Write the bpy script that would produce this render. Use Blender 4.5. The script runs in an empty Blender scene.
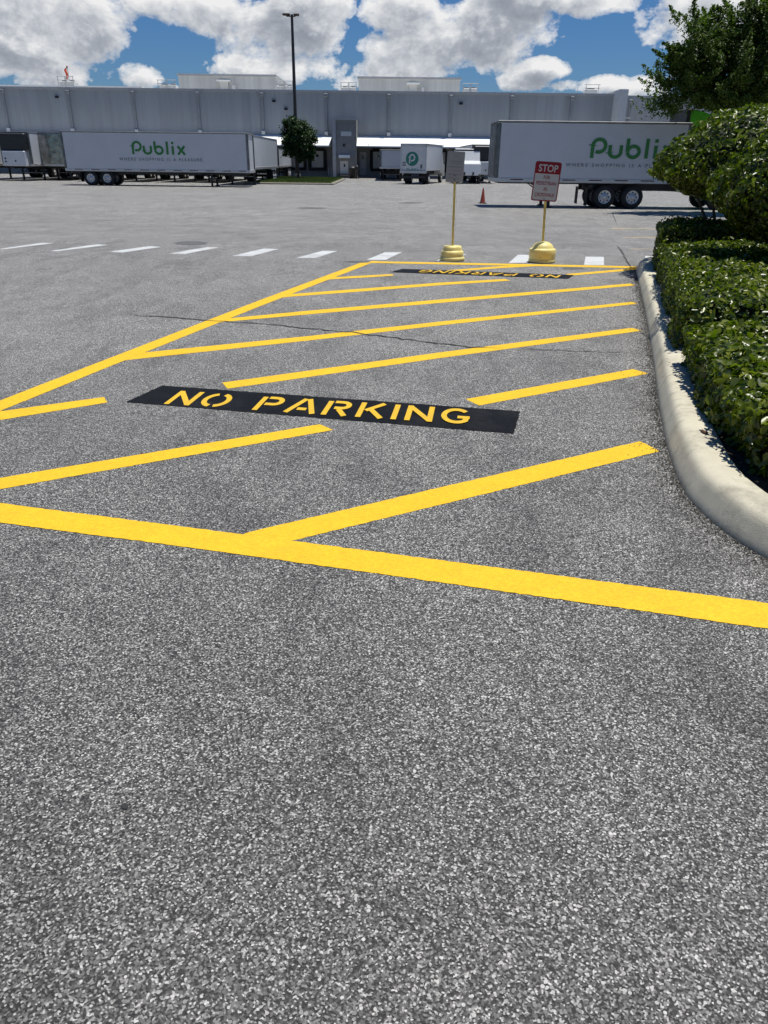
import bpy, math, random
import numpy as np
from mathutils import Vector, Matrix, Euler
random.seed(7); rng = np.random.default_rng(7)
R = math.radians
scn = bpy.context.scene
COL = scn.collection
# ------------------------------------------------------------------ camera model
FPX = 750.0; PITCH = math.atan((512-160)/FPX); ROLL = R(0.7); EYE = 1.6
Fv = Vector((0, math.cos(PITCH), -math.sin(PITCH))); R0 = Vector((1,0,0)); U0 = Vector((0, math.sin(PITCH), math.cos(PITCH)))
Rv = math.cos(ROLL)*R0 + math.sin(ROLL)*U0; Uv = math.cos(ROLL)*U0 - math.sin(ROLL)*R0
cd = bpy.data.cameras.new('camera'); cam = bpy.data.objects.new('camera', cd); COL.objects.link(cam)
cd.sensor_fit = 'VERTICAL'; cd.sensor_height = 36; cd.sensor_width = 27; cd.lens = 36*FPX/1024
cd.clip_start = 0.05; cd.clip_end = 3000
m = Matrix((Rv, Uv, -Fv)).transposed().to_4x4(); m.translation = (0,0,EYE); cam.matrix_world = m
scn.camera = cam
def tz(Y):
    t = min(1, max(0, (Y-14)/18)); return -0.42*t*t*(3-2*t)
def ray(x, y): return Fv + (x-384)/FPX*Rv + (512-y)/FPX*Uv
def G(x, y, z=None):                      # where a line of sight meets the ground
    d = ray(x, y); zz = 0 if z is None else z
    for _ in range(40):
        t = (zz-EYE)/d.z; Y = t*d.y
        if z is None: zz = .5*zz+.5*tz(Y)
    return Vector((t*d.x, t*d.y, zz))
def P(x, y, Y):
    d = ray(x, y); t = Y/d.y; return Vector((t*d.x, Y, EYE+t*d.z))
# ------------------------------------------------------------------ materials
def newmat(name):
    mt = bpy.data.materials.new(name); mt.use_nodes = True
    nt = mt.node_tree; b = nt.nodes['Principled BSDF']; return mt, nt, b
def N(nt, typ, **kw):
    n = nt.nodes.new(typ)
    for k, v in kw.items():
        if k in n.inputs: n.inputs[k].default_value = v
        else: setattr(n, k, v)
    return n
def L(nt, a, b): nt.links.new(a, b)
def ramp(nt, fac, stops, interp='LINEAR'):
    r = nt.nodes.new('ShaderNodeValToRGB'); r.color_ramp.interpolation = interp
    el = r.color_ramp.elements
    while len(el) < len(stops): el.new(0.5)
    for e, (p, c) in zip(el, stops):
        e.position = p; e.color = (c, c, c, 1) if isinstance(c, (int, float)) else (*c, 1)
    L(nt, fac, r.inputs[0]); return r.outputs[0]
def mix(nt, a, b, fac, blend='MIX'):
    n = nt.nodes.new('ShaderNodeMix'); n.data_type = 'RGBA'; n.blend_type = blend
    for k, v in ((0, fac), (6, a), (7, b)):
        sock = n.inputs[k]
        if hasattr(v, 'links'): L(nt, v, sock)
        elif isinstance(v, (int, float)): sock.default_value = v if k == 0 else (v, v, v, 1)
        else: sock.default_value = (*v, 1)
    return n.outputs[2]
def math_(nt, op, a, b=None):
    n = nt.nodes.new('ShaderNodeMath'); n.operation = op
    for i, v in enumerate((a, b)):
        if v is None: continue
        if hasattr(v, 'links'): L(nt, v, n.inputs[i])
        else: n.inputs[i].default_value = v
    return n.outputs[0]
def coords(nt): return nt.nodes.new('ShaderNodeNewGeometry').outputs['Position']
def noise(nt, vec, scale, detail=3, rough=.6, dist=0.0):
    n = N(nt, 'ShaderNodeTexNoise'); n.inputs['Scale'].default_value = scale; n.inputs['Detail'].default_value = detail
    n.inputs['Roughness'].default_value = rough; n.inputs['Distortion'].default_value = dist
    if vec is not None: L(nt, vec, n.inputs['Vector'])
    return n.outputs['Fac']
def bump(nt, b, h, strength, dist):
    n = N(nt, 'ShaderNodeBump'); n.inputs['Strength'].default_value = strength; n.inputs['Distance'].default_value = dist
    L(nt, h, n.inputs['Height']); L(nt, n.outputs[0], b.inputs['Normal'])
def simple(name, col, rough=.6, metal=0, var=.15, vscale=3, bstr=0, bscale=40, spec=.5, dirt=None):
    mt, nt, b = newmat(name); v = coords(nt)
    n1 = noise(nt, v, vscale, 4)
    c = mix(nt, tuple(x*(1-var) for x in col), tuple(min(1, x*(1+var)) for x in col), ramp(nt, n1, [(.3, 0), (.7, 1)]))
    if dirt:
        c = mix(nt, c, dirt[0], math_(nt, 'MULTIPLY', ramp(nt, noise(nt, v, dirt[1], 5, .7), [(.5, 0), (.75, 1)]), dirt[2]))
    L(nt, c, b.inputs['Base Color'])
    b.inputs['Roughness'].default_value = rough; b.inputs['Metallic'].default_value = metal
    b.inputs['Specular IOR Level'].default_value = spec
    if bstr: bump(nt, b, noise(nt, v, bscale, 4), bstr, .01)
    return mt
def stone_field(nt, scale=115):
    v = coords(nt)
    # warp a little so the cells are irregular
    vo = N(nt, 'ShaderNodeTexVoronoi'); vo.voronoi_dimensions = '2D'; vo.inputs['Scale'].default_value = scale; vo.inputs['Randomness'].default_value = 1
    L(nt, v, vo.inputs['Vector'])
    vs = N(nt, 'ShaderNodeTexVoronoi'); vs.voronoi_dimensions = '2D'; vs.inputs['Scale'].default_value = scale*2.1
    L(nt, v, vs.inputs['Vector'])
    return v, vo, vs
def asphalt_mat():
    mt, nt, b = newmat('worn_asphalt'); v = coords(nt)
    def vor(scale, off):
        mp = N(nt, 'ShaderNodeMapping'); mp.inputs['Location'].default_value = (off, off*.7, 0); L(nt, v, mp.inputs[0])
        vo = N(nt, 'ShaderNodeTexVoronoi'); vo.voronoi_dimensions = '2D'; vo.inputs['Scale'].default_value = scale; L(nt, mp.outputs[0], vo.inputs['Vector'])
        sp = N(nt, 'ShaderNodeSeparateColor'); L(nt, vo.outputs['Color'], sp.inputs[0]); return vo.outputs['Distance'], sp.outputs
    dA, cA = vor(225, 0); dB, cB = vor(98, 3.3)
    base = ramp(nt, cA[0], [(0, .018), (.26, .036), (.50, .082), (.72, .155), (.88, .31), (1, .62)])
    big = ramp(nt, cB[0], [(0, .10), (.5, .16), (.8, .30), (1, .62)])
    # larger chips lie here and there among the fine ones, each a little smaller than its cell
    mB = math_(nt, 'MULTIPLY', math_(nt, 'GREATER_THAN', cB[1], .70), math_(nt, 'LESS_THAN', math_(nt, 'ADD', dB, math_(nt, 'MULTIPLY', cB[2], .25)), .50))
    c = mix(nt, base, big, mB)
    n1 = noise(nt, v, .35, 4, .6); n2 = noise(nt, v, 2.2, 4, .65); n3 = noise(nt, v, 14, 3, .6)
    tone = math_(nt, 'ADD', math_(nt, 'MULTIPLY', ramp(nt, n1, [(.35, 0), (.65, 1)]), .20), math_(nt, 'MULTIPLY', ramp(nt, n2, [(.3, 0), (.7, 1)]), .22))
    tone = math_(nt, 'ADD', tone, math_(nt, 'MULTIPLY', n3, .30)); tone = math_(nt, 'ADD', tone, .64)
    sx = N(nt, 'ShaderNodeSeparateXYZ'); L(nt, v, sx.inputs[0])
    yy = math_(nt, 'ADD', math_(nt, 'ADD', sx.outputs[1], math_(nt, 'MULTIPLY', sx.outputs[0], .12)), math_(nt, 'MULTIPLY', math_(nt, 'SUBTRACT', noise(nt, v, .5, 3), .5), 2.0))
    # paler tone painted in with distance, for the brightening at grazing view angles
    wear_or_view_light = ramp(nt, math_(nt, 'MULTIPLY', yy, 1/40), [(.04, 1.0), (.10, 1.15), (.2, 1.5), (.38, 1.62), (.9, 1.80)])
    c = mix(nt, c, math_(nt, 'MULTIPLY', tone, VIEW_LIGHT(nt, wear_or_view_light)), 1.0, 'MULTIPLY')
    # dusty run-off stain that winds past the right side of the bay front
    ds = N(nt, 'ShaderNodeMapping'); ds.inputs['Scale'].default_value = (2.2, .9, 1); ds.inputs['Location'].default_value = (.3, .1, 0); L(nt, v, ds.inputs[0])
    st = ramp(nt, noise(nt, ds.outputs[0], .8, 4, .6, .5), [(.50, 1), (.60, .78), (.66, 1)])
    c = mix(nt, c, st, 1.0, 'MULTIPLY')
    path_x = math_(nt, 'ADD', 1.16, math_(nt, 'ADD', math_(nt, 'MULTIPLY', math_(nt, 'SINE', math_(nt, 'MULTIPLY', sx.outputs[1], 2.3)), .10), math_(nt, 'MULTIPLY', noise(nt, v, 2.6, 3), .25)))
    dd = math_(nt, 'MULTIPLY', math_(nt, 'SUBTRACT', sx.outputs[0], path_x), 6.0)
    damp = math_(nt, 'MULTIPLY', ramp(nt, math_(nt, 'ADD', math_(nt, 'MULTIPLY', dd, .5), .5), [(0, 0), (.45, 1), (.62, .7), (1, 0)]), math_(nt, 'MULTIPLY', ramp(nt, math_(nt, 'MULTIPLY', sx.outputs[1], .2), [(.15, .2), (.42, 1), (.66, .8), (.8, 0)]), .32))
    c = mix(nt, c, mix(nt, (1, 1, 1), (.45, .45, .45), damp), 1.0, 'MULTIPLY')
    spots = ramp(nt, noise(nt, v, 3.1, 5, .7), [(.64, 1), (.70, .72)])
    c = mix(nt, c, spots, 1.0, 'MULTIPLY')
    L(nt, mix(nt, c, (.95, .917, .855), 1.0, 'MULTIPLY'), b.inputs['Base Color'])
    b.inputs['Roughness'].default_value = .65; b.inputs['Specular IOR Level'].default_value = .35
    h = math_(nt, 'ADD', math_(nt, 'MULTIPLY', math_(nt, 'SUBTRACT', 1.0, dA), .5), math_(nt, 'MULTIPLY', cA[1], .8)); h = math_(nt, 'ADD', h, mB)
    bump(nt, b, h, .6, .003)
    return mt
def VIEW_LIGHT(nt, w):
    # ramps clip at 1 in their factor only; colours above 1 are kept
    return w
def paint_mat(name, col, wear_or_view_light=.12, wearcol=(.16, .15, .12), edge=.62):
    mt, nt, b = newmat(name); v, vo, vs = stone_field(nt, 120)
    sep = N(nt, 'ShaderNodeSeparateColor'); L(nt, vo.outputs['Color'], sep.inputs[0])
    n1 = noise(nt, v, 5, 4, .7)
    c = mix(nt, tuple(x*.93 for x in col), tuple(min(1, x*1.04) for x in col), ramp(nt, n1, [(.3, 0), (.7, 1)]))
    worn = math_(nt, 'MULTIPLY', ramp(nt, noise(nt, v, 1.7, 5, .75), [(edge-.12, 0), (edge+.08, 1)]), wear_or_view_light)
    c = mix(nt, c, wearcol, worn)
    c = mix(nt, c, mix(nt, (.84, .84, .84), (1.05, 1.05, 1.05), sep.outputs[0]), 1.0, 'MULTIPLY')
    pin = math_(nt, 'GREATER_THAN', math_(nt, 'ADD', sep.outputs[2], math_(nt, 'MULTIPLY', noise(nt, v, 9, 3), .05)), 1.030)
    c = mix(nt, c, (.05, .05, .05), math_(nt, 'MULTIPLY', pin, .7))
    L(nt, c, b.inputs['Base Color']); b.inputs['Roughness'].default_value = .6; b.inputs['Specular IOR Level'].default_value = .3
    h = math_(nt, 'SUBTRACT', 1.0, vo.outputs['Distance']); bump(nt, b, h, .7, .004)
    return mt
def leaf_mat(name, cols, rough=.35, spec=.5, trans=.25):
    mt, nt, b = newmat(name)
    g = nt.nodes.new('ShaderNodeNewGeometry')
    st = [(i/(len(cols)-1), c) for i, c in enumerate(cols)]
    c = ramp(nt, g.outputs['Random Per Island'], st)
    L(nt, c, b.inputs['Base Color']); b.inputs['Roughness'].default_value = rough; b.inputs['Specular IOR Level'].default_value = spec
    tr = nt.nodes.new('ShaderNodeBsdfTranslucent'); L(nt, mix(nt, c, (1.0, 1.35, .45), 1.0, 'MULTIPLY'), tr.inputs[0])
    ms = nt.nodes.new('ShaderNodeMixShader'); ms.inputs[0].default_value = trans
    L(nt, b.outputs[0], ms.inputs[1]); L(nt, tr.outputs[0], ms.inputs[2]); L(nt, ms.outputs[0], nt.nodes['Material Output'].inputs[0])
    return mt
def panel_mat(name, col, pitch=.3, strength=.5):
    mt, nt, b = newmat(name); v = coords(nt)
    sx = N(nt, 'ShaderNodeSeparateXYZ'); L(nt, v, sx.inputs[0])
    w = math_(nt, 'FRACT', math_(nt, 'MULTIPLY', sx.outputs[0], 1/pitch))
    g = ramp(nt, w, [(0, 0), (.08, 1), (.92, 1), (1, 0)])
    mp = N(nt, 'ShaderNodeMapping'); L(nt, v, mp.inputs[0]); mp.inputs['Scale'].default_value = (1.2, 1, .06)
    st = noise(nt, mp.outputs[0], 1.0, 5, .7)
    c = mix(nt, tuple(x*.86 for x in col), tuple(x*1.06 for x in col), ramp(nt, st, [(.3, 0), (.6, 1)]))
    pw = N(nt, 'ShaderNodeTexWhiteNoise'); pw.noise_dimensions = '1D'; L(nt, math_(nt, 'FLOOR', math_(nt, 'MULTIPLY', sx.outputs[0], 1/1.05)), pw.inputs['W'])
    c = mix(nt, c, mix(nt, (.93,)*3, (1.03,)*3, pw.outputs[0]), 1.0, 'MULTIPLY')
    L(nt, c, b.inputs['Base Color']); b.inputs['Roughness'].default_value = .55
    bump(nt, b, g, strength, .02); return mt
M = {}
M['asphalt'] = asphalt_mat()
M['yellow'] = paint_mat('yellow_road_paint', (.86, .52, .016), .10, (.42, .25, .05))
M['yellow_letter'] = paint_mat('yellow_letter_paint', (.78, .47, .025), .1)
M['yellow_old'] = paint_mat('worn_yellow_paint', (.62, .42, .14), .8, (.3, .28, .24), .45)
M['white_paint'] = paint_mat('white_road_paint', (.66, .67, .66), .35, (.3, .3, .29), .55)
M['black_paint'] = paint_mat('black_road_paint', (.0055, .0058, .0063), .4, (.035, .035, .034), .58)
M['black_paint'].node_tree.nodes['Principled BSDF'].inputs['Specular IOR Level'].default_value = .12
M['tar'] = simple('old_crack', (.03, .03, .03), .9, var=.5, vscale=9)
M['patch'] = simple('dark_patch', (.12, .12, .115), .9, var=.35, vscale=14, bstr=.6, bscale=200)
def concrete_mat():
    mt, nt, b = newmat('kerb_concrete'); v = coords(nt)
    c = mix(nt, (.57, .52, .40), (.67, .62, .48), ramp(nt, noise(nt, v, 6, 4, .6), [(.3, 0), (.7, 1)]))
    c = mix(nt, c, mix(nt, (.80,)*3, (1.12,)*3, noise(nt, v, 260, 3, .8)), 1.0, 'MULTIPLY')
    c = mix(nt, c, (.22, .205, .165), math_(nt, 'MULTIPLY', ramp(nt, noise(nt, v, 3.3, 6, .72), [(.52, 0), (.70, 1)]), .6))
    sx = N(nt, 'ShaderNodeSeparateXYZ'); L(nt, v, sx.inputs[0])
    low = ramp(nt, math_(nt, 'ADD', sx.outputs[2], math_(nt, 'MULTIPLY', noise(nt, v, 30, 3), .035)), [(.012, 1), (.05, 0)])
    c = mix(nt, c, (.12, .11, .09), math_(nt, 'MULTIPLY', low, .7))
    pit = math_(nt, 'GREATER_THAN', noise(nt, v, 95, 2, .5), .71)
    c = mix(nt, c, (.13, .12, .10), math_(nt, 'MULTIPLY', pit, .6))
    L(nt, c, b.inputs['Base Color']); b.inputs['Roughness'].default_value = .9; b.inputs['Specular IOR Level'].default_value = .25
    bump(nt, b, noise(nt, v, 190, 4, .75), .7, .006); return mt
M['concrete'] = concrete_mat()
M['mulch'] = simple('mulch_soil', (.05, .035, .025), .95, var=.6, vscale=30, bstr=1, bscale=60)
M['litter'] = simple('dead_leaf', (.10, .05, .028), .8, var=.5, vscale=25)
M['grit'] = simple('gutter_grit', (.06, .052, .042), .9, var=.6, vscale=60)
M['bark'] = simple('bark', (.085, .068, .052), .9, var=.35, vscale=8, bstr=.8, bscale=40)
M['wall'] = panel_mat('painted_wall_panels', (.35, .365, .37), .3, .4)
M['wall_low'] = simple('grey_dock_wall', (.36, .35, .335), .8, var=.12, vscale=1.5)
M['tower'] = simple('grey_block_wall', (.25, .243, .23), .85, var=.12, vscale=2)
M['trim'] = simple('trim_metal', (.42, .42, .42), .5, var=.1)
M['spout'] = simple('grey_downspout', (.27, .28, .29), .6, var=.1)
M['membrane'] = simple('white_roof_membrane', (.72, .72, .70), .8, var=.1)
M['light_trim'] = simple('pale_trim', (.62, .62, .6), .6, var=.06)
M['pent'] = panel_mat('beige_roof_panels', (.60, .59, .55), .5, .3)
M['canopy'] = simple('white_canopy_metal', (.92, .92, .90), .55, var=.05, dirt=((.5, .48, .44), 1.2, .3))
M['door'] = simple('dock_door', (.60, .59, .56), .6, var=.08)
M['rubber'] = simple('black_rubber', (.018, .018, .018), .8, var=.3)
M['black'] = simple('black_steel', (.02, .02, .021), .5, var=.3)
M['trailer'] = simple('white_trailer_skin', (.55, .565, .58), .38, var=.03, vscale=.7, dirt=((.45, .45, .44), .8, .3))
M['rail'] = simple('aluminium_rail', (.52, .52, .51), .4, .5, var=.15, vscale=5)
M['chrome'] = simple('polished_steel', (.30, .29, .27), .12, 1, var=.5, vscale=2, bstr=1, bscale=2.6)
def tape_mat():
    mt, nt, b = newmat('reflective_tape'); v = coords(nt); sx = N(nt, 'ShaderNodeSeparateXYZ'); L(nt, v, sx.inputs[0])
    q = math_(nt, 'FRACT', math_(nt, 'MULTIPLY', math_(nt, 'ADD', sx.outputs[0], sx.outputs[1]), 1/1.25))
    L(nt, mix(nt, (.5, .5, .5), (.10, .02, .02), math_(nt, 'LESS_THAN', q, .5)), b.inputs['Base Color']); return mt
M['tape'] = tape_mat()
M['rim'] = simple('alloy_rim', (.62, .62, .62), .4, .25, var=.2, vscale=12)
M['steel_dark'] = simple('weathered_steel', (.16, .16, .155), .35, .8, var=.4, vscale=3)
M['top_rail'] = simple('dull_aluminium', (.20, .20, .20), .6, .3, var=.2)
M['red'] = simple('red_tape', (.35, .02, .02), .4, var=.2)
M['sign_red'] = simple('sign_red', (.33, .014, .018), .45, var=.08)
M['sign_white'] = simple('sign_white', (.62, .62, .60), .5, var=.05)
M['sign_grey'] = simple('sign_grey', (.36, .355, .34), .55, var=.06)
M['sign_text'] = simple('faded_text', (.24, .235, .23), .6)
M['sign_red_text'] = simple('red_text', (.36, .05, .05), .5)
M['base'] = simple('yellow_plastic', (.88, .72, .26), .5, var=.1, vscale=9, bstr=.15, bscale=60, dirt=((.2, .16, .08), 12, .4))
M['post'] = simple('yellow_post_paint', (.80, .62, .17), .5, var=.15, vscale=12, dirt=((.3, .2, .08), 20, .4))
M['green'] = simple('green_vinyl', (.028, .19, .035), .45, var=.05)
M['grey_vinyl'] = simple('grey_vinyl', (.12, .13, .13), .5, var=.05)
M['teal'] = simple('teal_vinyl', (.02, .19, .13), .45, var=.05)
M['cab_green'] = simple('green_cab_paint', (.10, .50, .03), .3, var=.05)
M['cab_white'] = simple('white_cab_paint', (.62, .63, .63), .3, var=.05)
M['glass'] = simple('dark_glass', (.02, .025, .03), .08, var=.1, spec=.8)
M['orange'] = simple('orange_plastic', (.55, .07, .02), .5, var=.1)
M['cone_low'] = simple('cone_red', (.26, .035, .02), .55, var=.15)
M['flag'] = simple('orange_fabric', (.85, .10, .03), .7)
M['bronze'] = simple('bronze_pole', (.06, .048, .042), .5, .3, var=.15)
M['grass'] = leaf_mat('grass_blades', [(.05, .085, .015), (.085, .12, .025), (.12, .16, .04)], .6, .3, .3)
M['hedge'] = leaf_mat('hedge_leaves', [(.038, .055, .006), (.078, .108, .008), (.135, .168, .012), (.24, .26, .02)], .33, .5, .36)
M['topiary'] = leaf_mat('topiary_leaves', [(.036, .055, .006), (.07, .10, .009), (.12, .155, .012), (.21, .235, .02)], .35, .45, .34)
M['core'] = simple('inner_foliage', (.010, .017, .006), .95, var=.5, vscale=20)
M['tree_leaf'] = leaf_mat('tree_leaves', [(.045, .075, .014), (.08, .125, .02), (.14, .19, .03)], .5, .3, .35)
M['tree_leaf2'] = leaf_mat('oak_leaves', [(.02, .045, .012), (.035, .07, .016), (.055, .09, .02)], .5, .3, .15)
# ------------------------------------------------------------------ mesh helper
class MB:
    def __init__(s): s.v = []; s.f = []; s.sm = []
    def add(s, vs, fs, smooth=False):
        o = len(s.v); s.v += [tuple(v) for v in vs]; s.f += [tuple(i+o for i in f) for f in fs]; s.sm += [smooth]*len(fs)
    def box(s, c, d, rz=0, bev=0, taper=None):
        hx, hy, hz = d[0]/2, d[1]/2, d[2]/2; c = Vector(c)
        if bev <= 0:
            vs = [(x*hx, y*hy, z*hz) for z in (-1, 1) for x, y in ((-1,-1),(1,-1),(1,1),(-1,1))]
            if taper: vs = [(x*(taper if z > 0 else 1), y*(taper if z > 0 else 1), z) for x, y, z in vs]
            fs = [(3,2,1,0),(4,5,6,7),(0,1,5,4),(1,2,6,5),(2,3,7,6),(3,0,4,7)]
        else:
            b = min(bev, hx*.9, hy*.9, hz*.9); vs = []
            for z, ins in ((-hz, b), (-hz+b, 0), (hz-b, 0), (hz, b)):
                a, e = hx-ins, hy-ins; k = b if ins == 0 else b*.4
                vs += [(x, y, z) for x, y in ((-a+k,-e),(a-k,-e),(a,-e+k),(a,e-k),(a-k,e),(-a+k,e),(-a,e-k),(-a,-e+k))]
            fs = [tuple(range(7,-1,-1)), tuple(range(24,32))]
            for l in range(3):
                for i in range(8): j = (i+1) % 8; fs.append((l*8+i, l*8+j, l*8+8+j, l*8+8+i))
        m = Matrix.Rotation(rz, 3, 'Z'); s.add([m @ Vector(v)+c for v in vs], fs); return s
    def cyl(s, a, b, r0, r1=None, n=16, caps=True, smooth=True):
        a, b = Vector(a), Vector(b); r1 = r0 if r1 is None else r1; d = (b-a).normalized()
        u = d.orthogonal().normalized(); w = d.cross(u); vs = []
        for p, r in ((a, r0), (b, r1)): vs += [p+r*(math.cos(2*math.pi*i/n)*u+math.sin(2*math.pi*i/n)*w) for i in range(n)]
        s.add(vs, [(i, (i+1) % n, n+(i+1) % n, n+i) for i in range(n)], smooth)
        if caps: s.add(vs, [tuple(range(n-1,-1,-1)), tuple(range(n, 2*n))])
        return s
    def tube(s, pts, rs, n=8):
        pts = [Vector(p) for p in pts]; vs = []
        for k, p in enumerate(pts):
            d = (pts[min(k+1, len(pts)-1)]-pts[max(k-1, 0)]).normalized()
            u = d.cross(Vector((.3, .2, 1)) if abs(d.z) < .9 else Vector((1, .1, 0))).normalized(); w = d.cross(u)
            r = rs[k] if isinstance(rs, (list, tuple)) else rs
            vs += [p+r*(math.cos(2*math.pi*i/n)*u+math.sin(2*math.pi*i/n)*w) for i in range(n)]
        fs = [(k*n+i, k*n+(i+1) % n, (k+1)*n+(i+1) % n, (k+1)*n+i) for k in range(len(pts)-1) for i in range(n)]
        s.add(vs, fs, True); s.add(vs, [tuple(range(n-1,-1,-1)), tuple(range((len(pts)-1)*n, len(pts)*n))]); return s
    def lathe(s, prof, c=(0,0,0), axis='Z', n=32):
        c = Vector(c); vs = []
        for r, h in prof:
            for i in range(n):
                a = 2*math.pi*i/n; x, y = r*math.cos(a), r*math.sin(a)
                vs.append(c+(Vector((x, y, h)) if axis == 'Z' else Vector((x, h, y))))
        k = len(prof); fs = [(j*n+i, j*n+(i+1) % n, (j+1)*n+(i+1) % n, (j+1)*n+i) for j in range(k-1) for i in range(n)]
        if axis == 'Y': fs = [f[::-1] for f in fs]
        s.add(vs, fs, True); return s
    def prism(s, prof, y0, y1):            # (x,z) outline pushed along y
        n = len(prof); vs = [(x, y0, z) for x, z in prof]+[(x, y1, z) for x, z in prof]
        s.add(vs, [(i, (i+1) % n, n+(i+1) % n, n+i) for i in range(n)]+[tuple(range(n-1,-1,-1)), tuple(range(n, 2*n))]); return s
    def build(s, name, mat, parent=None, loc=None):
        me = bpy.data.meshes.new(name); me.from_pydata(s.v, [], s.f)
        me.polygons.foreach_set('use_smooth', s.sm); me.update()
        import bmesh
        if len(s.f) < 20000:
            bm = bmesh.new(); bm.from_mesh(me); bmesh.ops.recalc_face_normals(bm, faces=bm.faces) if not getattr(s, 'flat', False) else None; bm.to_mesh(me); bm.free()
        me.materials.append(M[mat] if isinstance(mat, str) else mat)
        o = bpy.data.objects.new(name, me); COL.objects.link(o)
        if parent: o.parent = parent
        if loc is not None: o.location = loc
        return o
def tag(o, label=None, cat=None, group=None, kind=None):
    if label: o['label'] = label
    if cat: o['category'] = cat
    if group: o['group'] = group
    if kind: o['kind'] = kind
    return o
def empty(name, loc, label, cat, rz=0, group=None):
    o = bpy.data.objects.new(name, None); COL.objects.link(o); o.location = loc; o.rotation_euler = (0, 0, rz); o.empty_display_size = .2
    return tag(o, label, cat, group)
def copy_thing(root, loc, rz=0, label=None):
    r = root.copy(); COL.objects.link(r); r.location = loc; r.rotation_euler = (0, 0, rz)
    if label: r['label'] = label
    for ch in root.children:
        c = ch.copy(); COL.objects.link(c); c.parent = r
        for g in ch.children: d = g.copy(); COL.objects.link(d); d.parent = c
    return r
# ------------------------------------------------------------------ lettering
def arc(cx, cy, rx, ry, a0, a1, n=14): return [(cx+rx*math.cos(R(a0+(a1-a0)*i/n)), cy+ry*math.sin(R(a0+(a1-a0)*i/n))) for i in range(n+1)]
def stroke(poly, w):
    n = len(poly); L_, R_ = [], []
    for i in range(n):
        p = Vector(poly[i]); a = Vector(poly[max(i-1, 0)]); b = Vector(poly[min(i+1, n-1)])
        d1 = (p-a).normalized() if i > 0 else (b-p).normalized(); d2 = (b-p).normalized() if i < n-1 else d1
        n1 = Vector((-d1.y, d1.x)); n2 = Vector((-d2.y, d2.x)); mm = (n1+n2)
        mm = mm.normalized() if mm.length > 1e-6 else n1
        k = w/2/max(.35, mm.dot(n1)); L_.append(p+mm*k); R_.append(p-mm*k)
    return [tuple(v) for v in L_+R_], [(i, n+i, n+i+1, i+1) for i in range(n-1)]
def add_strokes(mb, strokes, w, T, step=.0015):
    # T(x, y, h) -> 3D
    for k, pl in enumerate(strokes):
        vs, fs = stroke(pl, w); mb.add([T(x, y, k*step) for x, y in vs], fs)
def text_geo(s, offset=0.0, spacing=1.0, line=1.0, align='LEFT'):
    cu = bpy.data.curves.new('t', 'FONT'); cu.body = s; cu.size = 1; cu.offset = offset; cu.space_character = spacing; cu.space_line = line; cu.align_x = align
    cu.resolution_u = 3
    o = bpy.data.objects.new('t', cu); COL.objects.link(o); bpy.context.view_layer.update()
    me = o.evaluated_get(bpy.context.evaluated_depsgraph_get()).to_mesh()
    vs = [(v.co.x, v.co.y) for v in me.vertices]; fs = [tuple(p.vertices) for p in me.polygons]
    COL.objects.unlink(o); bpy.data.objects.remove(o); bpy.data.curves.remove(cu); return vs, fs
def text_fit(s, x0, x1, y0, y1, **kw):       # glyph outlines fitted in a box
    vs, fs = text_geo(s, **kw); a = np.array(vs); mn, mx = a.min(0), a.max(0)
    sx, sy = (x1-x0)/(mx[0]-mn[0]), (y1-y0)/(mx[1]-mn[1])
    return [(x0+(x-mn[0])*sx, y0+(y-mn[1])*sy) for x, y in vs], fs
# brand word in rounded strokes, unit = cap height, 4.3 wide
WORD = []
WORD.append([(.10, 0), (.10, .62)]+arc(.42, .62, .32, .32, 180, -118, 26))
WORD.append([(.98, .66), (.98, .30)]+arc(1.26, .30, .28, .24, 180, 360, 14)+[(1.54, .66)])
WORD.append([(1.86, 1.0), (1.86, .33)]); WORD.append(arc(2.17, .33, .29, .28, 178, -178, 30))
WORD.append([(2.84, 1.0), (2.84, .0)]); WORD.append([(3.28, .66), (3.28, .0)]); WORD.append([(3.28, .80), (3.28, .98)])
WORD.append([(3.68, .66), (4.22, .0)]); WORD.append([(4.22, .66), (3.68, .0)])
# ------------------------------------------------------------------ sky, sun
SUN_EL, SUN_AZ = R(78.5), R(62)            # azimuth measured from +Y towards +X
sd = Vector((math.sin(SUN_AZ)*math.cos(SUN_EL), math.cos(SUN_AZ)*math.cos(SUN_EL), math.sin(SUN_EL)))
sl = bpy.data.lights.new('sun', 'SUN'); sl.energy = 4.8; sl.angle = R(.53); sl.color = (1, .975, .90)
so = bpy.data.objects.new('sun', sl); COL.objects.link(so); so.rotation_euler = (-sd).to_track_quat('-Z', 'Y').to_euler(); so.location = (0, 0, 50)
w = bpy.data.worlds.new('World'); scn.world = w; w.use_nodes = True; nt = w.node_tree
bg = nt.nodes['Background']; bg.inputs[1].default_value = .075
sky = nt.nodes.new('ShaderNodeTexSky'); sky.sky_type = 'NISHITA'; sky.sun_disc = False; sky.sun_elevation = SUN_EL; sky.sun_rotation = SUN_AZ
sky.air_density = 1.0; sky.dust_density = .6; sky.ozone_density = 3.0
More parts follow.
